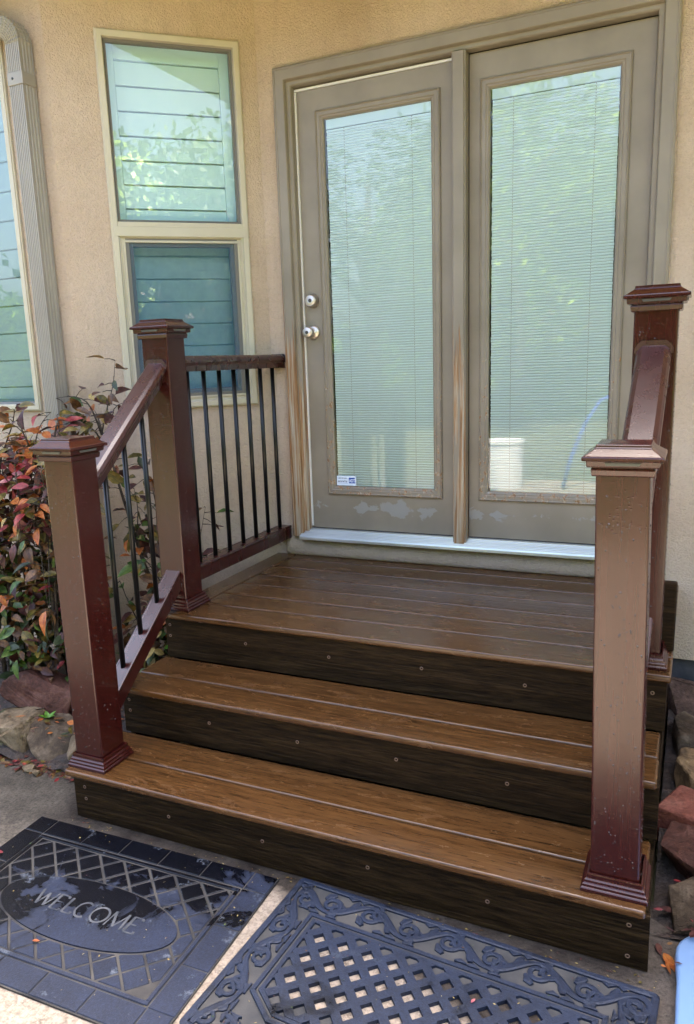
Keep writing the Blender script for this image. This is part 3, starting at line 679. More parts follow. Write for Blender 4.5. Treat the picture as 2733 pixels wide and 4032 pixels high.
# ------------------------------------------------------------------ railings
HS = .057
def post(parent, cx, cy, zb, h, tilt=None):
    T = (lambda z: ((z-zb)*tilt, 0)) if tilt else None
    mb = MB(); mb.sqlathe(cx, cy, [(HS, zb+.001), (HS, zb+h+.01)], r=.0045, tilt=T)
    p = mb.build('newel_post', M_['post'], parent); p.data.polygons.foreach_set('use_smooth', [len(f.vertices) == 4 and False for f in p.data.polygons])
    bv = p.modifiers.new('b', 'BEVEL'); bv.width = .0006; bv.segments = 1
    z = zb+h; mb = MB()
    mb.sqlathe(cx, cy, [(HS+.001, z-.0005), (.064, z), (.0655, z+.002), (.067, z+.013), (.0665, z+.0165), (.0645, z+.018), (.0645, z+.0195), (.0745, z+.021), (.0755, z+.023), (.0765, z+.034),
        (.0835, z+.0355), (.085, z+.037), (.085, z+.0425), (.0835, z+.045), (.0805, z+.046), (.060, z+.060), (.0595, z+.062), (.0575, z+.064), (.0575, z+.068), (.056, z+.0695), (.03, z+.0715), (.003, z+.0725)], r=.002, tilt=T)
    mb.build('post_cap', M_['post'], p)
    dx = tilt*h if tilt else 0
    for fx, fy in ((0, -1), (1, 0), (0, 1), (-1, 0)):
        F = Frame((cx+dx+fx*.0757, cy+fy*.0757), (-fy, fx), (fx, fy))
        mb = MB(); pts = [(-.038, .032), (.038, .032), (.034, .0255), (-.034, .0255)]
        mb.add([F.p(a, n_, z+b_) for n_ in (.0, .0035) for a, b_ in pts], [(4, 5, 6, 7), (0, 1, 5, 4), (1, 2, 6, 5), (2, 3, 7, 6), (3, 0, 4, 7)])
        mb.build('light_lens', M_['lens'], p)
    rd_ = random.Random(int(cx*1000+cy*77)); mb = MB()
    for _ in range(280):
        fx, fy = ((0, -1), (1, 0))[rd_.random() < .35]
        z_ = zb+.06+(h-.1)*rd_.random()**1.0; a_ = max(-.048, min(.048, round(rd_.gauss(0, .028)/.008)*.008+rd_.gauss(0, .0012)))
        r_ = rd_.uniform(.0009, .0021)*(1.3 if rd_.random() < .12 else 1)
        dx_ = tilt*(z_-zb) if tilt else 0
        P0 = Vector((cx+dx_+fx*HS-fy*a_, cy+fy*HS+fx*a_, z_)); n_ = Vector((fx, fy, 0)); t_ = Vector((-fy, fx, 0)); up_ = Vector((0, 0, 1))
        b0 = len(mb.v)
        for (k1, hh) in ((1.0, 0), (.75, .45), (.0, .65)):
            m_ = 7 if k1 else 1
            for q_ in range(m_): an = 2*pi*q_/7; mb.v.append(tuple(P0+(t_*cos(an)+up_*sin(an)*1.25)*r_*k1+n_*(r_*hh)))
        for q_ in range(7): mb.f += [(b0+q_, b0+(q_+1) % 7, b0+7+(q_+1) % 7, b0+7+q_), (b0+7+q_, b0+7+(q_+1) % 7, b0+14)]; mb.mi += [0, 0]
    o_ = mb.build('water_droplets', M_['drop'], p, smooth=True); o_['kind'] = 'stuff'
    mb = MB(); mb.sqlathe(cx, cy, [(.0785, zb+.0008), (.0785, zb+.009), (.0765, zb+.011), (.0745, zb+.0125), (.0745, zb+.019), (.072, zb+.021), (.0705, zb+.023), (.070, zb+.029), (.0665, zb+.032), (.0655, zb+.034), (.0655, zb+.042), (.0645, zb+.045), (.0605, zb+.0455), (.0600, zb+.041)], r=.002, top=False)
    mb.build('base_trim', M_['post'], p)
    return p
TOPP = [(-.030, 0), (.030, 0), (.0405, -.0075), (.0465, -.016), (.0475, -.024), (.0455, -.0275), (.0415, -.0285), (.038, -.033), (.0335, -.0375), (.0325, -.041), (.0325, -.060), (-.0325, -.060), (-.0325, -.041), (-.0335, -.0375), (-.038, -.033), (-.0415, -.0285), (-.0455, -.0275), (-.0475, -.024), (-.0465, -.016), (-.0405, -.0075)]
BOTP = [(-.024, 0), (.024, 0), (.0255, .001), (.031, .001), (.0345, -.002), (.0355, -.007), (.0335, -.013), (.0325, -.016), (.0325, -.062), (-.0325, -.062), (-.0325, -.016), (-.0335, -.013), (-.0355, -.007), (-.0345, -.002), (-.031, .001), (-.0255, .001)]
def rail(parent, prof, a, b, name, k=1.0):
    """a, b = (x, y, ztop) ends, cut plumb"""
    mb = MB(); n = len(prof)
    for x, y, z in (a, b): mb.v += [(x+px*.96, y, z+pz*k) for px, pz in prof]
    mb.f += [(i, (i+1) % n, n+(i+1) % n, n+i) for i in range(n)]+[tuple(range(n)), tuple(range(2*n-1, n-1, -1))]; mb.mi += [0]*(n+2)
    o = mb.build(name, M_['rail'], parent); return o
def collar(parent, prof, x, y, z, k=1.0, s=1.10):
    mb = MB(); n = len(prof); P = [(px*s, (pz+.03)*s-.03) for px, pz in prof]
    for yy in (y, y+.010): mb.v += [(x+px, yy, z+pz*k) for px, pz in P]
    mb.f += [(i, (i+1) % n, n+(i+1) % n, n+i) for i in range(n)]+[tuple(range(n)), tuple(range(2*n-1, n-1, -1))]; mb.mi += [0]*(n+2)
    mb.build('rail_collar', M_['rail'], parent)
def balusters(parent, lst):
    for x, y, za, zb in lst:
        mb = MB(); mb.tube([(x, y, za), (x, y, zb)], .0095, 14); o = mb.build('baluster', M_['black'], parent)
        for f in o.data.polygons: f.use_smooth = len(f.vertices) == 4
YA, YB = .1019, .6791
SL = .77
def slope(parent, xa, xb, dz=0.):
    xt = lambda y: xa+(xb-xa)*(y-YA)/(YB-YA)
    ya, yb = YA+HS-.001, YB-HS+.001
    zt = lambda y: 1.503+dz+(y-.603)*SL
    zl = lambda y: .703+dz*.5+(y-.603)*.715
    rail(parent, TOPP, (xt(ya), ya, zt(ya)), (xt(yb), yb, zt(yb)), 'sloped_handrail', 1.22)
    rail(parent, BOTP, (xt(ya), ya, zl(ya)), (xt(yb), yb, zl(yb)), 'sloped_bottom_rail', 1.2)
    collar(parent, TOPP, xt(yb), yb-.010, zt(yb)+.004, 1.22, 1.06); 
    balusters(parent, [(xt(y), y, zl(y)-.02, zt(y)-.05) for y in (.265, .383, .501)])
left = empty('stair_railing', (.06, .4, Z1), 'maroon railing left of the steps with level rail to the house', 'railing')
post(left, .0754, YA, Z1, 1.0415); post(left, .0455, YB, Z3, 1.0405)
slope(left, .0754, .0455)
rail(left, TOPP, (.0535, YB+HS-.001, 1.535), (.0535, YW-.012, 1.530), 'level_handrail')
rail(left, BOTP, (.0535, YB+HS-.001, .706), (.0535, YW-.012, .704), 'level_bottom_rail')
collar(left, TOPP, .0535, YW-.012, 1.530, 1, 1.08); collar(left, TOPP, .0535, YB+HS-.002, 1.535, 1, 1.06)
balusters(left, [(.0535, .805+.1155*i, .70, 1.48) for i in range(7)])
right = empty('stair_railing', (1.74, .4, Z1), 'maroon railing right of the steps, its front post nearest', 'railing')
post(right, 1.7425, YA, Z1, 1.0425, tilt=-.020); post(right, 1.7475, YB, Z3, 1.039)
slope(right, 1.7325, 1.7475, -.006)

# ------------------------------------------------------------------ door mats
def clip(poly, conv):
    """clip poly to a convex counter-clockwise polygon"""
    out = poly
    for i in range(len(conv)):
        a, b = conv[i], conv[(i+1) % len(conv)]; src = out; out = []
        if not src: break
        def side(p): return (b[0]-a[0])*(p[1]-a[1])-(b[1]-a[1])*(p[0]-a[0])
        for k in range(len(src)):
            p, r_ = src[k], src[(k+1) % len(src)]; sp, sr = side(p), side(r_)
            if sp >= 0: out.append(p)
            if (sp > 0 and sr < 0) or (sp < 0 and sr > 0):
                t_ = sp/(sp-sr); out.append((p[0]+(r_[0]-p[0])*t_, p[1]+(r_[1]-p[1])*t_))
    return out if len(out) > 2 else []
def area(p): return .5*sum(p[i][0]*p[(i+1) % len(p)][1]-p[(i+1) % len(p)][0]*p[i][1] for i in range(len(p)))
def inset(p, d):
    """inset a convex ccw polygon by clipping with shifted edges"""
    res = list(p)
    for i in range(len(p)):
        a, b = p[i], p[(i+1) % len(p)]; L = math.hypot(b[0]-a[0], b[1]-a[1])
        if L < 1e-6: continue
        nx, ny = -(b[1]-a[1])/L*d, (b[0]-a[0])/L*d
        A = (a[0]+nx-(b[0]-a[0])*50, a[1]+ny-(b[1]-a[1])*50); B = (b[0]+nx+(b[0]-a[0])*50, b[1]+ny+(b[1]-a[1])*50)
        C_ = (B[0]-(b[1]-a[1])*100, B[1]+(b[0]-a[0])*100); D_ = (A[0]-(b[1]-a[1])*100, A[1]+(b[0]-a[0])*100)
        res = clip(res, [A, B, C_, D_])
        if not res: return []
    return res
def tile(mb, poly, z0, z1, T, mi=0, b=.0016):
    """raised tile with a bevelled rim"""
    if not poly or area(poly) < 2e-5: return
    top = inset(poly, b)
    if len(top) != len(poly): mb.prism(poly, z0, z1, T, mi, bot=False); return
    n = len(poly); base = len(mb.v)
    for P, z in ((poly, z0), (poly, z1-b), (top, z1)):
        for x, y in P: X, Y = T(x, y); mb.v.append((X, Y, z))
    for r_ in (0, 1):
        for k in range(n):
            k2 = (k+1) % n; mb.f.append((base+r_*n+k, base+r_*n+k2, base+(r_+1)*n+k2, base+(r_+1)*n+k)); mb.mi.append(mi)
    mb.f.append(tuple(base+2*n+k for k in range(n))); mb.mi.append(mi)
def rect(a, b, c, d): return [(a, c), (b, c), (b, d), (a, d)]

# welcome mat
A1 = R(1.2); O1 = (-.091, -.036)
T1 = lambda x, y: (O1[0]+x*cos(A1)-y*sin(A1), O1[1]+x*sin(A1)+y*cos(A1))
MW, MH = .915, .615; mb = MB(); ZB, ZT = .0065, .0095
mb.prism(rect(0, MW, -MH, 0), .0008, ZB, T1, mi=1)
bw = .078
xs = [.002, bw, .235, .385, .535, .685, MW-bw, MW-.002]
for a, b in zip(xs, xs[1:]):
    for y0, y1 in ((-bw, -.002), (-MH+.002, -MH+bw)): tile(mb, rect(a+.002, b-.002, y0+.002, y1), ZB, ZT, T1)
ys = [-MH+bw, -.39, -.235, -bw]
for a, b in zip(ys, ys[1:]):
    for x0, x1 in ((.002, bw), (MW-bw, MW-.002)): tile(mb, rect(x0, x1, a+.002, b-.002), ZB, ZT, T1)
def frame_ring(mb, x0, x1, y0, y1, wd, z, T, mi=0, zb=ZB):
    tile(mb, rect(x0, x1, y1-wd, y1), zb, z, T, mi); tile(mb, rect(x0, x1, y0, y0+wd), zb, z, T, mi)
    tile(mb, rect(x0, x0+wd, y0+wd+.0002, y1-wd-.0002), zb, z, T, mi); tile(mb, rect(x1-wd, x1, y0+wd+.0002, y1-wd-.0002), zb, z, T, mi)
frame_ring(mb, bw+.005, MW-bw-.005, -MH+bw+.005, -bw-.005, .012, ZT+.001, T1)
ix0, ix1, iy0, iy1 = bw+.020, MW-bw-.020, -MH+bw+.020, -bw-.020
R_in = rect(ix0, ix1, iy0, iy1); pit = .0935
ecx, ecy, ea, eb = .472, -.327, .2965, .116
for i in range(-12, 26):
    for j in range(-22, 12):
        # diamonds of the lattice, aligned at 45 degrees
        cx_, cy_ = ix0+(i+j)*pit/2, iy1+(i-j)*pit/2 - 0
        d = pit/2-.0052
        p_ = clip([(cx_-d, cy_), (cx_, cy_-d), (cx_+d, cy_), (cx_, cy_+d)], inset(R_in, .003))
        if p_:
            gx, gy = sum(a[0] for a in p_)/len(p_), sum(a[1] for a in p_)/len(p_)
            if ((gx-ecx)/(ea-.05))**2+((gy-ecy)/(eb-.05))**2 < 1: continue
            ea_, eb_ = ea+.006, eb+.006; an = math.atan2((gy-ecy)/eb_, (gx-ecx)/ea_)
            px_, py_ = ecx+ea_*cos(an), ecy+eb_*sin(an); nx_, ny_ = cos(an)/ea_, sin(an)/eb_; l_ = math.hypot(nx_, ny_); nx_ /= l_; ny_ /= l_
            tx_, ty_ = -ny_, nx_
            hp = [(px_+tx_*2, py_+ty_*2), (px_-tx_*2, py_-ty_*2), (px_-tx_*2+nx_*3, py_-ty_*2+ny_*3), (px_+tx_*2+nx_*3, py_+ty_*2+ny_*3)]
            if area(hp) < 0: hp = hp[::-1]
            p_ = clip(p_, hp)
            if p_: tile(mb, p_, ZB, ZT-.0003, T1)
ell = lambda a, b, n=64: [(ecx+a*cos(2*pi*k/n), ecy+b*sin(2*pi*k/n)) for k in range(n)]
mb.prism(ell(ea-.002, eb-.002), ZB, ZT-.0001, T1, 1, bot=False) if False else None
mb.prism(ell(ea, eb), ZB, ZT+.0012, T1, 0, bot=False)
mat1 = mb.build('doormat', [M_['mat1'], M_['mat1g']], None, loc=(O1[0]+.45, O1[1]-.3, 0))
tag(mat1, 'black rubber doormat reading WELCOME, left of the two', 'doormat', 'rubber mats at the foot of the steps')
# letters: strokes with small serifs, moulded into the mat
GL = {'W': [[(0, 1), (.28, 0)], [(.28, 0), (.5, .85)], [(.5, .85), (.74, 0)], [(.74, 0), (1.0, 1)]],
      'E': [[(.08, 0), (.08, 1)], [(.08, 1), (.58, 1)], [(.08, .52), (.46, .52)], [(.08, 0), (.60, 0)], [(.58, 1), (.58, .86)], [(.60, 0), (.60, .15)]],
      'L': [[(.08, 0), (.08, 1)], [(.08, 0), (.56, 0)], [(.56, 0), (.56, .16)]],
      'C': [[(.80*.5+.42*cos(R(a)), .5+.5*sin(R(a))) for a in range(48, 318, 15)]],
      'O': [[(.46+.46*cos(R(a)), .5+.5*sin(R(a))) for a in range(0, 361, 15)]],
      'M': [[(.02, 0), (.10, 1)], [(.10, 1), (.48, .08)], [(.48, .08), (.86, 1)], [(.86, 1), (.96, 0)]]}
ADV = {'W': 1.08, 'E': .74, 'L': .68, 'C': .92, 'O': 1.02, 'M': 1.10}
mb = MB(); hgt = .058; tot = sum(ADV[c] for c in 'WELCOME'); ux = ecx-tot*hgt/2*1.0+.004; sxx = 1.0
CNT = [0]
def stroke(mb, pts, wds, z0, z1, T, mi=0, soft=0.):
    CNT[0] += 1; z1 = z1-(CNT[0] % 19)*.00006; n = len(pts); L_, R2 = [], []
    for i, p in enumerate(pts):
        a, b = pts[max(i-1, 0)], pts[min(i+1, n-1)]; dx, dy = b[0]-a[0], b[1]-a[1]; l = math.hypot(dx, dy) or 1
        nx, ny = -dy/l*wds[i]/2, dx/l*wds[i]/2; L_.append((p[0]+nx, p[1]+ny)); R2.append((p[0]-nx, p[1]-ny))
    b0 = len(mb.v)
    for i in range(n):
        for (x, y), z in ((R2[i], z0), (R2[i], z1-soft), ((R2[i][0]*.8+L_[i][0]*.2, R2[i][1]*.8+L_[i][1]*.2), z1), ((R2[i][0]*.2+L_[i][0]*.8, R2[i][1]*.2+L_[i][1]*.8), z1), (L_[i], z1-soft), (L_[i], z0)):
            X, Y = T(x, y); mb.v.append((X, Y, z))
    for i in range(n-1):
        for k in range(5): mb.f.append((b0+i*6+k, b0+i*6+k+1, b0+(i+1)*6+k+1, b0+(i+1)*6+k)); mb.mi.append(mi)
    mb.f.append(tuple(b0+k for k in range(6))); mb.f.append(tuple(b0+(n-1)*6+k for k in range(6))); mb.mi += [mi, mi]
for c in 'WELCOME':
    for st in GL[c]:
        pts = [(ux+x*hgt*sxx, ecy+.004-hgt/2+y*hgt) for x, y in st]
        n = len(pts); thick = .0062 if (n > 2 or (st[0][1] > st[1][1]) or abs(st[0][0]-st[1][0]) < .01) else .0036
        wd = [thick*(1.25 if n == 2 and k in (0, n-1) else (.75+.35*abs(cos(pi*k/(n-1))) if n > 2 else 1)) for k in range(n)]
        stroke(mb, pts, wd, ZT, ZT+.0030, T1, soft=.0006)
    ux += ADV[c]*hgt
simple('x', (0, 0, 0, 1))
M_['letter'] = simple('worn_letter_rubber', (.012, .016, .025, 1), (.075, .078, .085, 1), 22, .6, .4, 200)
mb.build('lettering', M_['letter'], mat1)

# scroll mat
A2 = R(-3.55); O2 = (.887, .011)
T2 = lambda x, y: (O2[0]+x*cos(A2)-y*sin(A2), O2[1]+x*sin(A2)+y*cos(A2))
NW, NH = .972, .575; mb = MB(); zf, zt_, zg = .004, .0115, .0035
fx0, fx1, fy1, fy0 = .094, NW-.094, -.116, -.480
octo = [(fx0+.085, fy0), (fx1-.085, fy0), (fx1, fy0+.062), (fx1, fy1), (fx0, fy1), (fx0, fy0+.062)]
# floor of the scroll band: four rectangles plus two corner triangles around the frame
def qd(pl, z0, z1, mi): mb.prism(pl, z0, z1, T2, mi, bot=True)
qd(rect(.004, NW-.004, fy1, -.004), .0008, zf, 1); qd(rect(.004, NW-.004, -NH+.004, fy0), .0008, zf, 1)
qd(rect(.004, fx0, fy0+.0002, fy1-.0002), .0008, zf, 1); qd(rect(fx1, NW-.004, fy0+.0002, fy1-.0002), .0008, zf, 1)
qd([(fx0, fy0), (fx0+.085, fy0), (fx0, fy0+.062)], .0008, zf, 1); qd([(fx1, fy0), (fx1, fy0+.062), (fx1-.085, fy0)], .0008, zf, 1)
# outer rim, rounded corners
def path_stroke(pts, w_, z0, z1, mi=0, closed=False, soft=.002):
    if closed: pts = pts+[pts[0]]
    stroke(mb, pts, [w_]*len(pts) if not isinstance(w_, list) else w_, z0, z1, T2, mi, soft)
def seg_path(pts, w_, **k):
    for a, b in zip(pts, pts[1:]+pts[:1]): path_stroke([a, b], w_, **k)
cr = .012; rim = []
for cx_, cy_, a0 in ((NW-cr, -cr, 0), (cr, -cr, 90), (cr, -NH+cr, 180), (NW-cr, -NH+cr, 270)):
    for k in range(4): a = R(a0+k*30); rim.append((cx_+(cr-.006)*cos(a), cy_+(cr-.006)*sin(a)))
path_stroke(rim, .017, .0008, zt_, closed=True)
mb2 = None
def oct_at(d): return inset(octo, d)
o_out, o_a, o_b, o_in = inset(octo, -.0) , inset(octo, .012), inset(octo, .019), inset(octo, .031)
def band(pa, pb, z0, z1, mi):
    n = len(pa)
    for k in range(n):
        k2 = (k+1) % n; pl = [pa[k], pa[k2], pb[k2], pb[k]]
        if area(pl) < 0: pl = pl[::-1]
        tile(mb, pl, z0, z1, T2, mi, .0012)
def align(pa, ref):
    return [min(pa, key=lambda p: (p[0]-r_[0])**2+(p[1]-r_[1])**2) for r_ in ref]
o_a, o_b, o_in = align(o_a, octo), align(o_b, octo), align(o_in, octo)
band(octo, o_a, .0008, zt_, 0); band(o_a, o_b, .0008, zt_-.004, 1); band(o_b, o_in, .0008, zt_, 0)
# lattice with square holes turned 45 degrees
pu, pv = .0705, .0745; hx, hy = .0195, .0205
IN = o_in if area(o_in) > 0 else o_in[::-1]
def scale(p, cx_, cy_, k): return [(cx_+(x-cx_)*k, cy_+(y-cy_)*k) for x, y in p]
for i in range(-1, 30):
    for j in range(-1, 16):
        if (i+j) % 2: continue
        cx_, cy_ = fx0+.0705+i*pu/2, fy1-.078-j*pv/2+.0745
        dm = [(cx_-pu/2, cy_), (cx_, cy_-pv/2), (cx_+pu/2, cy_), (cx_, cy_+pv/2)]
        cl = clip(dm, IN)
        if not cl or area(cl) < 1e-6: continue
        full = abs(area(cl)-area(dm)) < 1e-7
        hl = [(cx_-hx, cy_), (cx_, cy_-hy), (cx_+hx, cy_), (cx_, cy_+hy)]
        hc = clip(hl, inset(IN, .006))
        # four bars of the cell, each clipped to the frame
        for k in range(4):
            k2 = (k+1) % 4
            barp = clip([dm[k], dm[k2], hl[k2], hl[k]], IN)
            if area(barp) > 1e-7 if barp else False:
                mb.prism(barp, .0008, zt_, T2, 0, bot=False)
        if not full:
            hh = clip(hl, IN)
            if hh: mb.prism(hh, .0008, zf, T2, 1, bot=False)
# scrolls
def spiral(cx_, cy_, r0, turns, a0, dirn, w0=.0125, w1=.006, tail=None, n=34):
    pts = []; wd = []
    for k in range(n):
        t_ = k/(n-1); a = a0+dirn*turns*2*pi*t_; r_ = r0*(1-t_)**.85+.003
        pts.append((cx_+r_*cos(a), cy_+r_*sin(a))); wd.append(w0+(w1-w0)*t_)
    if tail: pts = tail+pts; wd = [w0*.55+(w0*.45)*(k/max(1, len(tail))) for k in range(len(tail))]+wd
    stroke(mb, pts, wd, .0008, zt_-.0005, T2, 0, .0022)
    X, Y = cx_, cy_; mb.prism([(X+.0055*cos(2*pi*k/10), Y+.0055*sin(2*pi*k/10)) for k in range(10)], .0008, zt_-.0008, T2, 0, bot=False)
def scrolls(x0, y0, dx, dy, L, wd_):
    """run of paired S-scrolls along a band"""
    l = math.hypot(dx, dy); ex, ey = dx/l, dy/l; nx, ny = -ey, ex
    P = lambda s, t_: (x0+ex*s+nx*t_, y0+ey*s+ny*t_)
    global spiral
    cell = .108; n = max(1, round(L/cell)); c = L/n
    for k in range(n):
        s0 = c*k; sg = 1 if k % 2 == 0 else -1
        # large curl
        def S(s, t_): return P(s, t_*sg)
        pts = []; wv = []
        m_ = 16
        for i in range(m_):                       # S-shaped stem
            t_ = i/(m_-1); pts.append(S(s0+c*(-.12+1.02*t_), wd_*(.34*cos(pi*t_)))); wv.append(.011+.011*sin(pi*min(1, t_*1.1)))
        cxs, cts, r0 = s0+c*.90-.0, -wd_*.34+.029, .029
        for i in range(1, 34):
            t_ = i/33; a = -pi/2+t_*2*pi*1.4; r_ = r0*(1-t_)**.8+.0025
            pts.append(S(cxs+r_*cos(a), cts+r_*sin(a))); wv.append(.0165-.009*t_)
        stroke(mb, pts, wv, .0008, zt_-.0004, T2, 0, .0022)
        # counter curl at the start of the stem
        pts = []; wv = []
        for i in range(30):
            t_ = i/29; a = pi/2+t_*2*pi*1.35; r_ = .021*(1-t_)**.8+.0025
            pts.append(S(s0+c*.16+r_*cos(a), wd_*.34-.020+r_*sin(a))); wv.append(.013-.006*t_)
        stroke(mb, pts, wv, .0008, zt_-.0006, T2, 0, .0022)
        for s_, e_ in ((.06, .50), (.60, -.50), (.30, -.47)):
            pts = [S(s0+c*(s_-.13), wd_*e_), S(s0+c*s_, wd_*e_*.86), S(s0+c*(s_+.15), wd_*e_)]
            stroke(mb, pts, [.004, .013, .003], .0008, zt_-.0009, T2, 0, .0018)
        # leaf bud between the curls
        pts = [S(s0+c*.36, -wd_*.05), S(s0+c*.47, -wd_*.20), S(s0+c*.50, -wd_*.36)]
        stroke(mb, pts, [.008, .024, .012], .0008, zt_-.0008, T2, 0, .0022)
        pts = [S(s0+c*.66, wd_*.12), S(s0+c*.74, wd_*.27), S(s0+c*.86, wd_*.38)]
        stroke(mb, pts, [.008, .022, .011], .0008, zt_-.0008, T2, 0, .0022)
scrolls(.03, -.060, 1, 0, NW-.06, .100)
scrolls(.050, -NH+.03, 0, 1, NH-.09, .074); scrolls(NW-.050, -NH+.03, 0, 1, NH-.09, .074)
scrolls(.10, -NH+.045, 1, 0, NW-.2, .074)
mat2 = mb.build('doormat', [M_['mat2'], M_['mat2g']], None, loc=(O2[0]+.48, O2[1]-.28, 0))
tag(mat2, 'slate-blue rubber doormat with scroll border and open diamond lattice', 'doormat', 'rubber mats at the foot of the steps')

# ------------------------------------------------------------------ stones
from mathutils import noise as mn
def rock(name, x, y, z, sx, sy, sz, rot, seed, m, label, flat=.0, group=None, cuts=9, tilt=(0, 0)):
    rnd = random.Random(seed); bm = bmesh.new()
    for _ in range(cuts*2+4):
        v = Vector((rnd.uniform(-1, 1), rnd.uniform(-1, 1), rnd.uniform(-1, 1)))
        mx = max(abs(v.x), abs(v.y), abs(v.z)); v /= mx**.75
        bm.verts.new((v.x*sx/2, v.y*sy/2, v.z*sz/2))
    ch = bmesh.ops.convex_hull(bm, input=bm.verts)
    bmesh.ops.delete(bm, geom=[g for g in ch['geom_interior'] if isinstance(g, bmesh.types.BMVert)], context='VERTS')
    bmesh.ops.bevel(bm, geom=bm.edges[:]+bm.verts[:], offset=min(sx, sy, sz)*.045, segments=2, affect='EDGES', profile=.6)
    bmesh.ops.triangulate(bm, faces=bm.faces)
    bmesh.ops.subdivide_edges(bm, edges=bm.edges, cuts=2, use_grid_fill=True)
    bm.normal_update()
    for v in bm.verts:
        nz = mn.noise(v.co*14+Vector((seed, 0, 0)))*.5+mn.noise(v.co*40+Vector((0, seed, 0)))*.25
        v.co += v.normal*nz*min(sx, sy, sz)*.13
    zmin = min(v.co.z for v in bm.verts)
    me = bpy.data.meshes.new('m'); bm.to_mesh(me); bm.free()
    me.materials.append(M_[m]); o = bpy.data.objects.new(name, me); COL.objects.link(o)
    o.location = (x, y, z-zmin*.85); o.rotation_euler = (tilt[0], tilt[1], rot)
    me.polygons.foreach_set('use_smooth', [True]*len(me.polygons)); me.set_sharp_from_angle(angle=R(32))
    tag(o, label, 'stone', group); return o
GLS, GRS = 'edging stones left of the steps', 'stones heaped right of the steps'
rock('edging_stone', -.60, .36, -.02, .23, .24, .16, .2, 3, 'st_tan', 'pale tan edging stone cut by the left photo edge', group=GLS)
rock('edging_stone', -.405, .36, -.03, .23, .20, .14, -.35, 11, 'st_grey', 'brown-grey edging stone in the middle of the row of three', group=GLS, tilt=(.1, .1))
rock('edging_stone', -.235, .345, -.02, .15, .17, .14, .5, 22, 'st_tan', 'blocky tan edging stone touching the left post side', group=GLS)
rock('slab_stone', -.60, .50, .06, .36, .14, .20, .15, 31, 'st_red', 'dark red slab stone standing under the shrub', tilt=(-.35, .15))
rock('slab_stone', 1.985, 1.42, .02, .34, .22, .20, .4, 41, 'st_brown', 'brown stone slab farthest back beside the house foundation', group=GRS, tilt=(0, .15))
rock('fieldstone', 1.915, 1.12, .03, .15, .26, .15, .2, 52, 'st_grey', 'grey stone between the brown slab and the ochre stone', group=GRS)
rock('fieldstone', 1.985, .845, .0, .28, .27, .17, .1, 63, 'st_ochre', 'large rough ochre sandstone behind the red brick', group=GRS)
mb = MB(); F = Frame((1.945, .60), (cos(R(-22)), sin(R(-22))), (sin(R(22)), cos(R(22))))
mb.box(-.105, .115, -.085, .085, .02, .145, F)
bk = mb.build('brick', M_['brick'], None, bevel=.012, segs=3, loc=(1.945, .60, 0)); tag(bk, 'smooth red brick lying between the rough stones', 'brick')
rock('fieldstone', 1.965, .425, .0, .26, .17, .13, -.3, 74, 'st_red', 'jagged dark red stone in front of the red brick', group=GRS, tilt=(.2, 0))
rock('fieldstone', 2.005, .275, .0, .31, .20, .12, .25, 85, 'st_grey', 'broad grey flat stone nearest the corner of the lowest step', group=GRS, tilt=(.12, -.1))
rock('fieldstone', 2.18, 1.10, .02, .22, .30, .14, .9, 96, 'st_brown', 'brown stone at the back right of the heap', group=GRS)
rock('pebble', -.375, .185, .0, .045, .035, .022, .3, 5, 'st_tan', 'cream pebble on the wet ground in front of the edging')
rock('pebble', -.325, .175, .0, .032, .028, .022, .9, 6, 'st_tan', 'small round pebble beside the cream one')

# ------------------------------------------------------------------ leaves
def leaf_geo(mb, base, d, nrm, L, W_, mi, uvs, curl=.25, fold=.3, rnd=random):
    d = d.normalized(); s = d.cross(nrm).normalized(); n_ = s.cross(d).normalized()
    rows = [(0, .04), (.16, .62), (.38, 1.), (.62, .86), (.82, .45), (1., .0)]
    b = len(mb.v); cw = rnd.uniform(.7, 1.3)*curl
    for t_, w_ in rows:
        c = base+d*(L*t_)-n_*(L*cw*t_*t_)
        hw = W_*.5*w_; lift = n_*(hw*fold)
        mb.v += [tuple(c-s*hw+lift), tuple(c), tuple(c+s*hw+lift)]
    for i in range(5):
        a = b+i*3
        for k in (0, 1):
            mb.f.append((a+k, a+k+1, a+k+4, a+k+3)); mb.mi.append(mi)
            uvs += [((k)/2, rows[i][0]), ((k+1)/2, rows[i][0]), ((k+1)/2, rows[i+1][0]), (k/2, rows[i+1][0])]
def leaf_mesh(mb, uvs):
    me = bpy.data.meshes.new('m'); me.from_pydata(mb.v, [], mb.f); me.polygons.foreach_set('material_index', mb.mi)
    me.polygons.foreach_set('use_smooth', [True]*len(me.polygons))
    uv = me.uv_layers.new(name='UVMap'); uv.data.foreach_set('uv', [c for p in uvs for c in p]); me.update(); return me
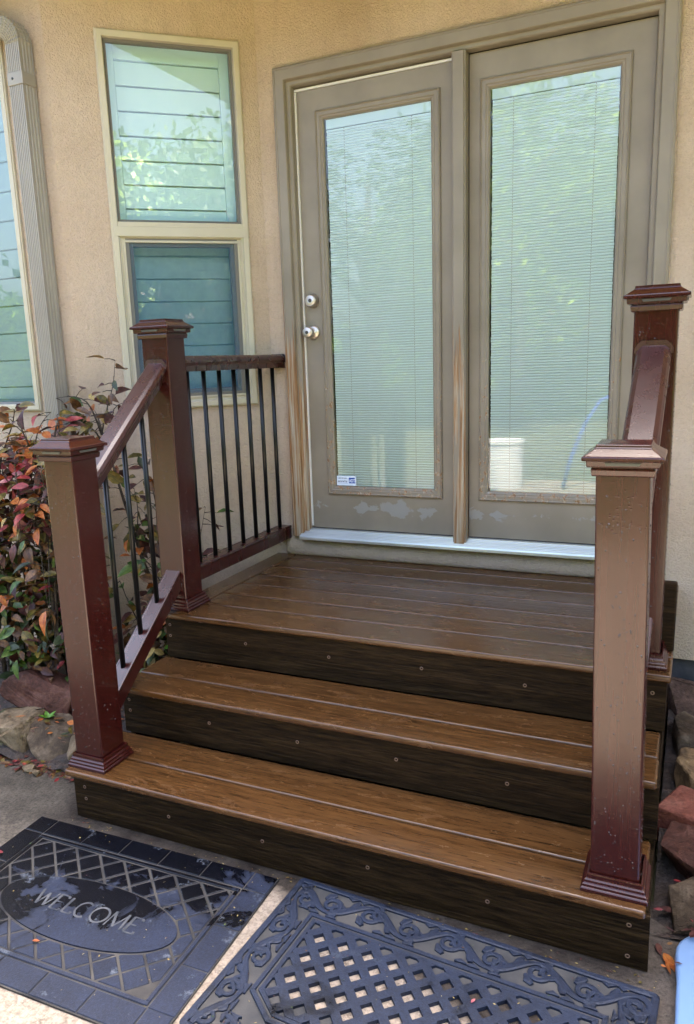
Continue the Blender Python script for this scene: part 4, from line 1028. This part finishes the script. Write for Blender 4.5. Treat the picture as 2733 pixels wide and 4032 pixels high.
def shrub(name, loc, label, stems, leafL, pal, per, seed, fill=None, group=None):
    rnd = random.Random(seed); root = empty(name, loc, label, 'shrub', group)
    sb = MB(); lb = MB(); uvs = []
    for (p0, p1, p2, r0) in stems:
        p0, p1, p2 = Vector(p0), Vector(p1), Vector(p2); pts = []
        wob = Vector((rnd.uniform(-1, 1), rnd.uniform(-1, 1), 0))*.02
        for i in range(9):
            t_ = i/8; pts.append(p0*(1-t_)**2+p1*2*t_*(1-t_)+p2*t_*t_+wob*sin(t_*7))
        sb.tube(pts, [r0*(1-.78*i/8) for i in range(9)], 7)
        nl = int(per*(p2-p0).length/1.0)
        for k in range(nl):
            t_ = .18+.82*k/max(1, nl-1); i = min(7, int(t_*8)); c = pts[i].lerp(pts[i+1], t_*8-i)
            tan = (pts[i+1]-pts[i]).normalized()
            out = Vector((rnd.gauss(0, 1), rnd.gauss(0, 1)-.45, rnd.gauss(0, .4))).normalized()
            d = (out+tan*.5+Vector((0, 0, -.35))).normalized()
            # twig + leaf
            tw = rnd.uniform(.01, .07); c2 = c+out*tw; sb.tube([c, (c+c2)/2+Vector((0, 0, .004)), c2], [.0022, .0016, .0012], 4, cap=False)
            L = leafL*rnd.uniform(.6, 1.25)
            nrm = Vector((rnd.gauss(0, .5), -.6+rnd.gauss(0, .5), 1)).normalized()
            leaf_geo(lb, c2, d, nrm, L, L*rnd.uniform(.40, .56), pal(c2, rnd), uvs, rnd.uniform(.0, .5), rnd.uniform(.1, .6), rnd)
    if fill:
        for (c, rad, n_) in fill:
            for _ in range(n_):
                while True:
                    v = Vector((rnd.uniform(-1, 1), rnd.uniform(-1, 1), rnd.uniform(-1, 1)))
                    if v.length < 1: break
                P = Vector(c)+Vector((v.x*rad[0], v.y*rad[1], v.z*rad[2]))
                d = Vector((rnd.gauss(0, 1), rnd.gauss(0, 1)-.3, rnd.gauss(0, .6)-.5)).normalized()
                nrm = Vector((rnd.gauss(0, .5), -.8+rnd.gauss(0, .4), .8)).normalized()
                L = leafL*rnd.uniform(.6, 1.2)
                leaf_geo(lb, P, d, nrm, L, L*rnd.uniform(.40, .58), pal(P, rnd), uvs, rnd.uniform(0, .5), rnd.uniform(.1, .6), rnd)
    link('stem', sb.mesh(), M_['bark'], root, smooth=True)
    link('leaves', leaf_mesh(lb, uvs), LEAF, root)
    return root
def pal_main(p, rnd):
    z = p.z
    if z > .86:   ws = [(0, 4.5), (1, 4), (6, .8), (7, 1.8), (3, 3.5), (2, 4), (5, 4), (4, .5)]
    elif z > .5: ws = [(3, 4), (2, 5), (5, 4), (4, 3), (1, 1.6), (0, .8), (7, 1.2), (9, 3)]
    else:        ws = [(9, 5), (2, 4), (4, 4), (3, 3), (5, 4), (6, .5), (1, .4), (0, .6)]
    r_ = rnd.uniform(0, sum(w_ for _, w_ in ws))
    for i, w_ in ws:
        r_ -= w_
        if r_ <= 0: return i
    return 2
def pal_thin(p, rnd): return rnd.choice([5, 2, 3, 3, 4, 5, 9, 2, 1, 7, 4, 8 if p.z < .7 else 5])
rs = random.Random(5)
st = []
for k in range(22):
    bx, by = rs.uniform(-1.0, -.40), rs.uniform(.58, .80)
    tx, ty, tz = bx+rs.uniform(-.2, .22), by+rs.uniform(-.2, .02), rs.uniform(.95, 1.34)
    st.append(((bx, by, .02), (bx+rs.uniform(-.1, .1), by, tz*.7), (tx, ty, tz), rs.uniform(.008, .015)))
for k in range(8):
    bx = rs.uniform(-.90, -.45); st.append(((bx, .62, .6), (bx+.08, .5, 1.2), (bx+rs.uniform(-.15, .25), .44, rs.uniform(.35, .95)), .005))
st += [((-.62, .60, .9), (-.55, .56, 1.25), (-.42, .54, 1.34), .005), ((-.80, .6, .9), (-.72, .56, 1.3), (-.58, .54, 1.36), .005), ((-.9, .65, .9), (-.86, .6, 1.25), (-.74, .55, 1.37), .005)]
shrub('shrub', (-.65, .68, 0), 'dense shrub with red, orange and olive autumn leaves behind the left post', st, .072, pal_main, 26, 12,
      fill=[((-.72, .60, 1.06), (.38, .20, .20), 430), ((-.72, .62, .70), (.42, .18, .25), 380), ((-.70, .60, .36), (.42, .17, .20), 340)])
st2 = [((-.20, .92, .02), (-.24, .88, .55), (-.44, .83, 1.30), .015), ((-.43, .84, 1.22), (-.46, .85, 1.42), (-.64, .82, 1.38), .005), ((-.43, .84, 1.22), (-.38, .86, 1.38), (-.335, .86, 1.53), .0035),
       ((-.40, .84, 1.05), (-.50, .82, 1.34), (-.62, .80, 1.26), .004), ((-.42, .83, 1.15), (-.36, .84, 1.36), (-.27, .84, 1.36), .004), ((-.43, .83, 1.2), (-.48, .80, 1.34), (-.56, .76, 1.12), .004),
       ((-.10, 1.05, .02), (-.12, .98, .5), (-.17, .90, .98), .010), ((-.16, .92, .5), (-.26, .9, .9), (-.22, .84, 1.10), .005), ((-.12, .98, .5), (-.10, 1.02, .75), (-.075, 1.06, .88), .003),
       ((-.25, .86, .6), (-.30, .82, .9), (-.24, .80, 1.0), .004), ((-.2, .9, .2), (-.14, .8, .5), (-.2, .78, .72), .006), ((-.05, .95, .05), (-.08, .9, .4), (-.14, .8, .6), .006), ((-.2, .9, .1), (-.3, .8, .4), (-.33, .75, .6), .006)]
shrub('shrub', (-.18, .92, 0), 'thin leggy shrub with sparse dark leaves against the angled wall', st2,   .076, pal_thin, 30, 33, fill=[((-.2, .82, .28), (.18, .18, .24), 150), ((-.45, .80, 1.33), (.17, .07, .09), 22), ((-.2, .86, .85), (.12, .08, .3), 34)])

# fallen leaves, one by one
def fallen(x, y, z, mi, L, rot, label, cat='leaf', name='fallen_leaf'):
    mb = MB(); uvs = []; leaf_geo(mb, Vector((0, 0, .004)), Vector((cos(rot), sin(rot), .05)), Vector((0, 0, 1)), L, L*.42, 0, uvs, .12, .25)
    me = leaf_mesh(mb, uvs); me.materials.append(LEAF[mi]); o = bpy.data.objects.new(name, me); COL.objects.link(o); o.location = (x, y, z); tag(o, label, cat); return o
fallen(-.045, -.245, .0105, 0, .055, R(200), 'curled crimson leaf on the upper left of the WELCOME mat')
fallen(.335, -.50, .0105, 1, .022, R(20), 'tiny rust-coloured leaf in the lower half of the WELCOME mat')
fallen(1.46, -.25, .0125, 6, .018, R(70), 'tiny pink petal-like leaf on the lattice mat')
fallen(1.862, .10, .003, 1, .058, R(-62), 'orange curled leaf on the ground beside the bottom riser corner')
fallen(1.845, .13, .003, 5, .04, R(-75), 'short rust leaf tucked next to the long orange one')
fallen(-.27, .50, .155, 1, .06, R(230), 'orange dead leaf lying behind the edging stones')
fallen(-.22, .47, .15, 5, .06, R(300), 'dull purple dead leaf lying behind the edging stones')
for i, (x, y, lab) in enumerate(((-.47, .40, 'bright green sprout between the first two edging stones'), (-.245, .335, 'small green sprout below the blocky edging stone'))):
    root = empty('weed', (x, y, .02), lab, 'plant'); lb = MB(); uvs = []
    for k in range(5):
        a = k*1.3+i; leaf_geo(lb, Vector((x, y, .10 if i == 0 else .03)), Vector((cos(a), sin(a), .9)), Vector((-cos(a), -sin(a), .6)), .045, .02, 8, uvs, .2, .3)
    link('leaves', leaf_mesh(lb, uvs), LEAF, root)
# loose bits: leaf crumbs and grit on the patio, mats and bed
lb = MB(); uvs = []; rd = random.Random(9)
def crumb(x, y, z, L, mi): a = rd.uniform(0, 2*pi); leaf_geo(lb, Vector((x, y, z)), Vector((cos(a), sin(a), rd.uniform(-.05, .2))), Vector((rd.gauss(0, .3), rd.gauss(0, .3), 1)), L, L*rd.uniform(.2, .6), mi, uvs, .1, .1, rd)
for _ in range(170): crumb(rd.uniform(0, 1.85), -abs(rd.gauss(0, .035))+.012, .003, rd.uniform(.004, .012), rd.choice([2, 3, 5, 7]))
for _ in range(220): crumb(rd.uniform(-.1, 1.85), rd.uniform(-.6, 0), .0118, rd.uniform(.003, .008), rd.choice([2, 7, 7, 3, 5, 4]))
for _ in range(380): crumb(rd.uniform(-.75, -.03), .245+abs(rd.gauss(0, .05))-.06, .004, rd.uniform(.01, .035), rd.choice([2, 5, 5, 2, 3, 0]))
for _ in range(420): crumb(rd.uniform(-.75, -.03), rd.uniform(.3, .9), rd.uniform(.05, .14), rd.uniform(.02, .05), rd.choice([2, 5, 5, 2, 3, 1, 9]))
for _ in range(260): crumb(rd.uniform(1.85, 2.15), rd.uniform(.0, 1.55), rd.uniform(.008, .06), rd.uniform(.01, .045), rd.choice([2, 5, 0, 5, 1]))
o = link('leaf_litter', leaf_mesh(lb, uvs), LEAF); tag(o, 'crumbs of dead leaves scattered over mats, patio and beds', 'leaf litter', kind='stuff')

# ------------------------------------------------------------------ pale blue plastic panel at the right edge
out = [(2.25, -.42), (2.25, .165), (1.96, .165), (1.929, .155), (1.915, .142), (1.898, .119), (1.889, .092), (1.887, .065), (1.890, .024), (1.893, -.015), (1.892, -.068), (1.892, -.162), (1.893, -.42)]
mb = MB(); mb.prism(out[::-1], .012, .045)
bp = mb.build('plastic_panel', M_['blue'], None, bevel=.010, segs=4, loc=(2.0, -.15, 0)); tag(bp, 'pale blue plastic panel with a rounded corner, beside the lattice mat', 'plastic panel')

# ------------------------------------------------------------------ yard behind the viewer (lights the porch and shows in the glass)
mb = MB(); seg = 28; prof = [(.205, 0.0), (.225, .50), (.235, .50), (.235, .53), (.222, .53), (.200, .02)]
for r_, z in prof:
    for k in range(seg): mb.v.append((-.06+r_*cos(2*pi*k/seg), -3.82+r_*sin(2*pi*k/seg), z+.001))
for i in range(len(prof)-1):
    for k in range(seg): mb.f.append((i*seg+k, i*seg+(k+1) % seg, (i+1)*seg+(k+1) % seg, (i+1)*seg+k)); mb.mi.append(0)
mb.f.append(tuple(range(seg))); mb.mi.append(0); mb.f.append(tuple(5*seg+k for k in range(seg))); mb.mi.append(0)
b_ = mb.build('bucket', M_['white'], None, loc=(-.06, -3.82, 0)); tag(b_, 'white plastic bucket mirrored in the right door glass', 'bucket')
mb = MB(); mb.tube([(.60, -3.75, .02), (.68, -3.78, .35), (.80, -3.84, .70), (.95, -3.90, .95), (1.25, -3.95, 1.08)], .022, 10)
h_ = mb.build('hose', M_['hose'], None, smooth=True, loc=(.6, -3.75, 0)); tag(h_, 'blue hose rising from the patio, mirrored in the right door glass', 'hose')
TL = [simple('tree_leaf_sunlit', (.24, .38, .03, 1), (.40, .54, .08, 1), 3, .5), simple('tree_leaf_dark', (.03, .07, .012, 1), (.07, .13, .02, 1), 3, .5), simple('tree_leaf_russet', (.14, .06, .03, 1), (.24, .12, .06, 1), 3, .5)]  # first leaf colour is brightened: sunlight on the foliage is put into it
def tree(x, y, h, cr_, seed, mi, label):
    rnd = random.Random(seed); root = empty('tree', (x, y, 0), label, 'tree', 'trees across the yard'); sb = MB(); lb = MB()
    top = Vector((x, y, h*.75)); sb.tube([(x, y, -.05), (x+.05, y, h*.25), (x-.08, y+.05, h*.5), tuple(top)], [.17, .14, .10, .05], 9)
    cl = []
    for k in range(15):
        a = rnd.uniform(0, 2*pi); rr = cr_*rnd.uniform(.35, .95); zz = h*rnd.uniform(.26, .95); rr *= (1-abs(zz/h-.55)*1.1)
        c = Vector((x+rr*cos(a), y+rr*sin(a), zz)); cl.append((c, cr_*rnd.uniform(.26, .42)))
        s0 = Vector((x, y, max(h*.2, zz-h*.22))); sb.tube([s0, (s0+c)/2+Vector((0, 0, .1)), c], [.06, .035, .012], 6)
    for c, r_ in cl:
        for _ in range(330):
            v = Vector((rnd.gauss(0, 1), rnd.gauss(0, 1), rnd.gauss(0, .8))).normalized()*r_*rnd.uniform(.3, 1.08)**.6
            P = c+v; a = Vector((rnd.gauss(0, 1), rnd.gauss(0, 1), rnd.gauss(0, 1))).normalized(); b = a.orthogonal().normalized(); s = rnd.uniform(.05, .11)
            m_ = mi if rnd.random() < .75 else 1
            lb.add([P-a*s, P-b*s*.5, P+a*s, P+b*s*.5], [(0, 1, 2, 3)], m_)
    sb.build('trunk', M_['tbark'], root, smooth=True)
    me = bpy.data.meshes.new('m'); me.from_pydata(lb.v, [], lb.f); me.polygons.foreach_set('material_index', lb.mi); link('crown', me, TL, root)
tree(-8.6, -4.6, 3.6, 1.5, 1, 0, 'light green tree far left of the yard, mirrored in the wide window')
tree(-3.9, -9.6, 6.2, 2.3, 2, 1, 'dark green tree left of the yard centre, mirrored in the left door')
tree(-1.3, -10.5, 6.4, 2.5, 3, 0, 'light green tree straight across the yard, mirrored in the left door')
tree(2.6, -10.0, 5.6, 2.2, 4, 2, 'russet tree across the yard, mirrored in the right door')
tree(6.4, -7.2, 6.0, 2.4, 5, 0, 'light green tree on the right of the yard, mirrored in the bay window')
tree(9.5, -4.0, 5.6, 2.3, 6, 1, 'dark green tree far right of the yard, mirrored in the bay window')
# the wood beyond the lawn: one far-off mass, a bank of foliage with a ragged top
lb = MB(); rw = random.Random(77)
def wood_pt(a, z):
    rr = 15.5+1.3*sin(a*9)+.8*sin(a*23+z)+.5*sin(z*2.1+a*5)
    return Vector((rr*sin(a)*1.15+1.0, 1.5-rr*cos(a), z))
def wood_top(a): return (6.3 if a > -.35 else 2.9)+1.0*sin(a*7+1)+.7*sin(a*17)+.5*sin(a*41)
NA, NZ = 110, 12
for j in range(NZ+1):
    for i in range(NA+1):
        a = -1.35+2.7*i/NA; t_ = j/NZ; p_ = wood_pt(a, t_*(wood_top(a)-.6)-.1); lb.v.append(tuple(p_+Vector((0, -.5-1.2*t_, 0))))
for j in range(NZ):
    for i in range(NA): k_ = j*(NA+1)+i; lb.f.append((k_, k_+1, k_+NA+2, k_+NA+1)); lb.mi.append(1)
for _ in range(26000):
    a = rw.uniform(-1.35, 1.35); z = wood_top(a)*rw.random()**.8+rw.gauss(0, .25)
    P = wood_pt(a, max(.1, z))+Vector((rw.gauss(0, .35), rw.gauss(0, .35)-.3, 0)); A_ = Vector((rw.gauss(0, 1), rw.gauss(0, 1), rw.gauss(0, 1))).normalized(); B_ = A_.orthogonal().normalized(); s_ = rw.uniform(.07, .17)
    lb.add([P-A_*s_, P-B_*s_*.55, P+A_*s_, P+B_*s_*.55], [(0, 1, 2, 3)], 0 if (sin(a*11)+sin(z*1.7+a*20) > .9) else (3 if sin(a*6+z) > .93 else 2))
me = bpy.data.meshes.new('m'); me.from_pydata(lb.v, [], lb.f); me.polygons.foreach_set('material_index', lb.mi)
wo = link('woods', me, [TL[0], simple('wood_shade', (.012, .025, .006, 1), (.03, .05, .012, 1), 1.5, .9), TL[1], TL[2]]); tag(wo, 'bank of trees beyond the lawn, mirrored in the glass', 'woods', kind='stuff')
for m in [m for m in bpy.data.materials if m.users == 0]: bpy.data.materials.remove(m)
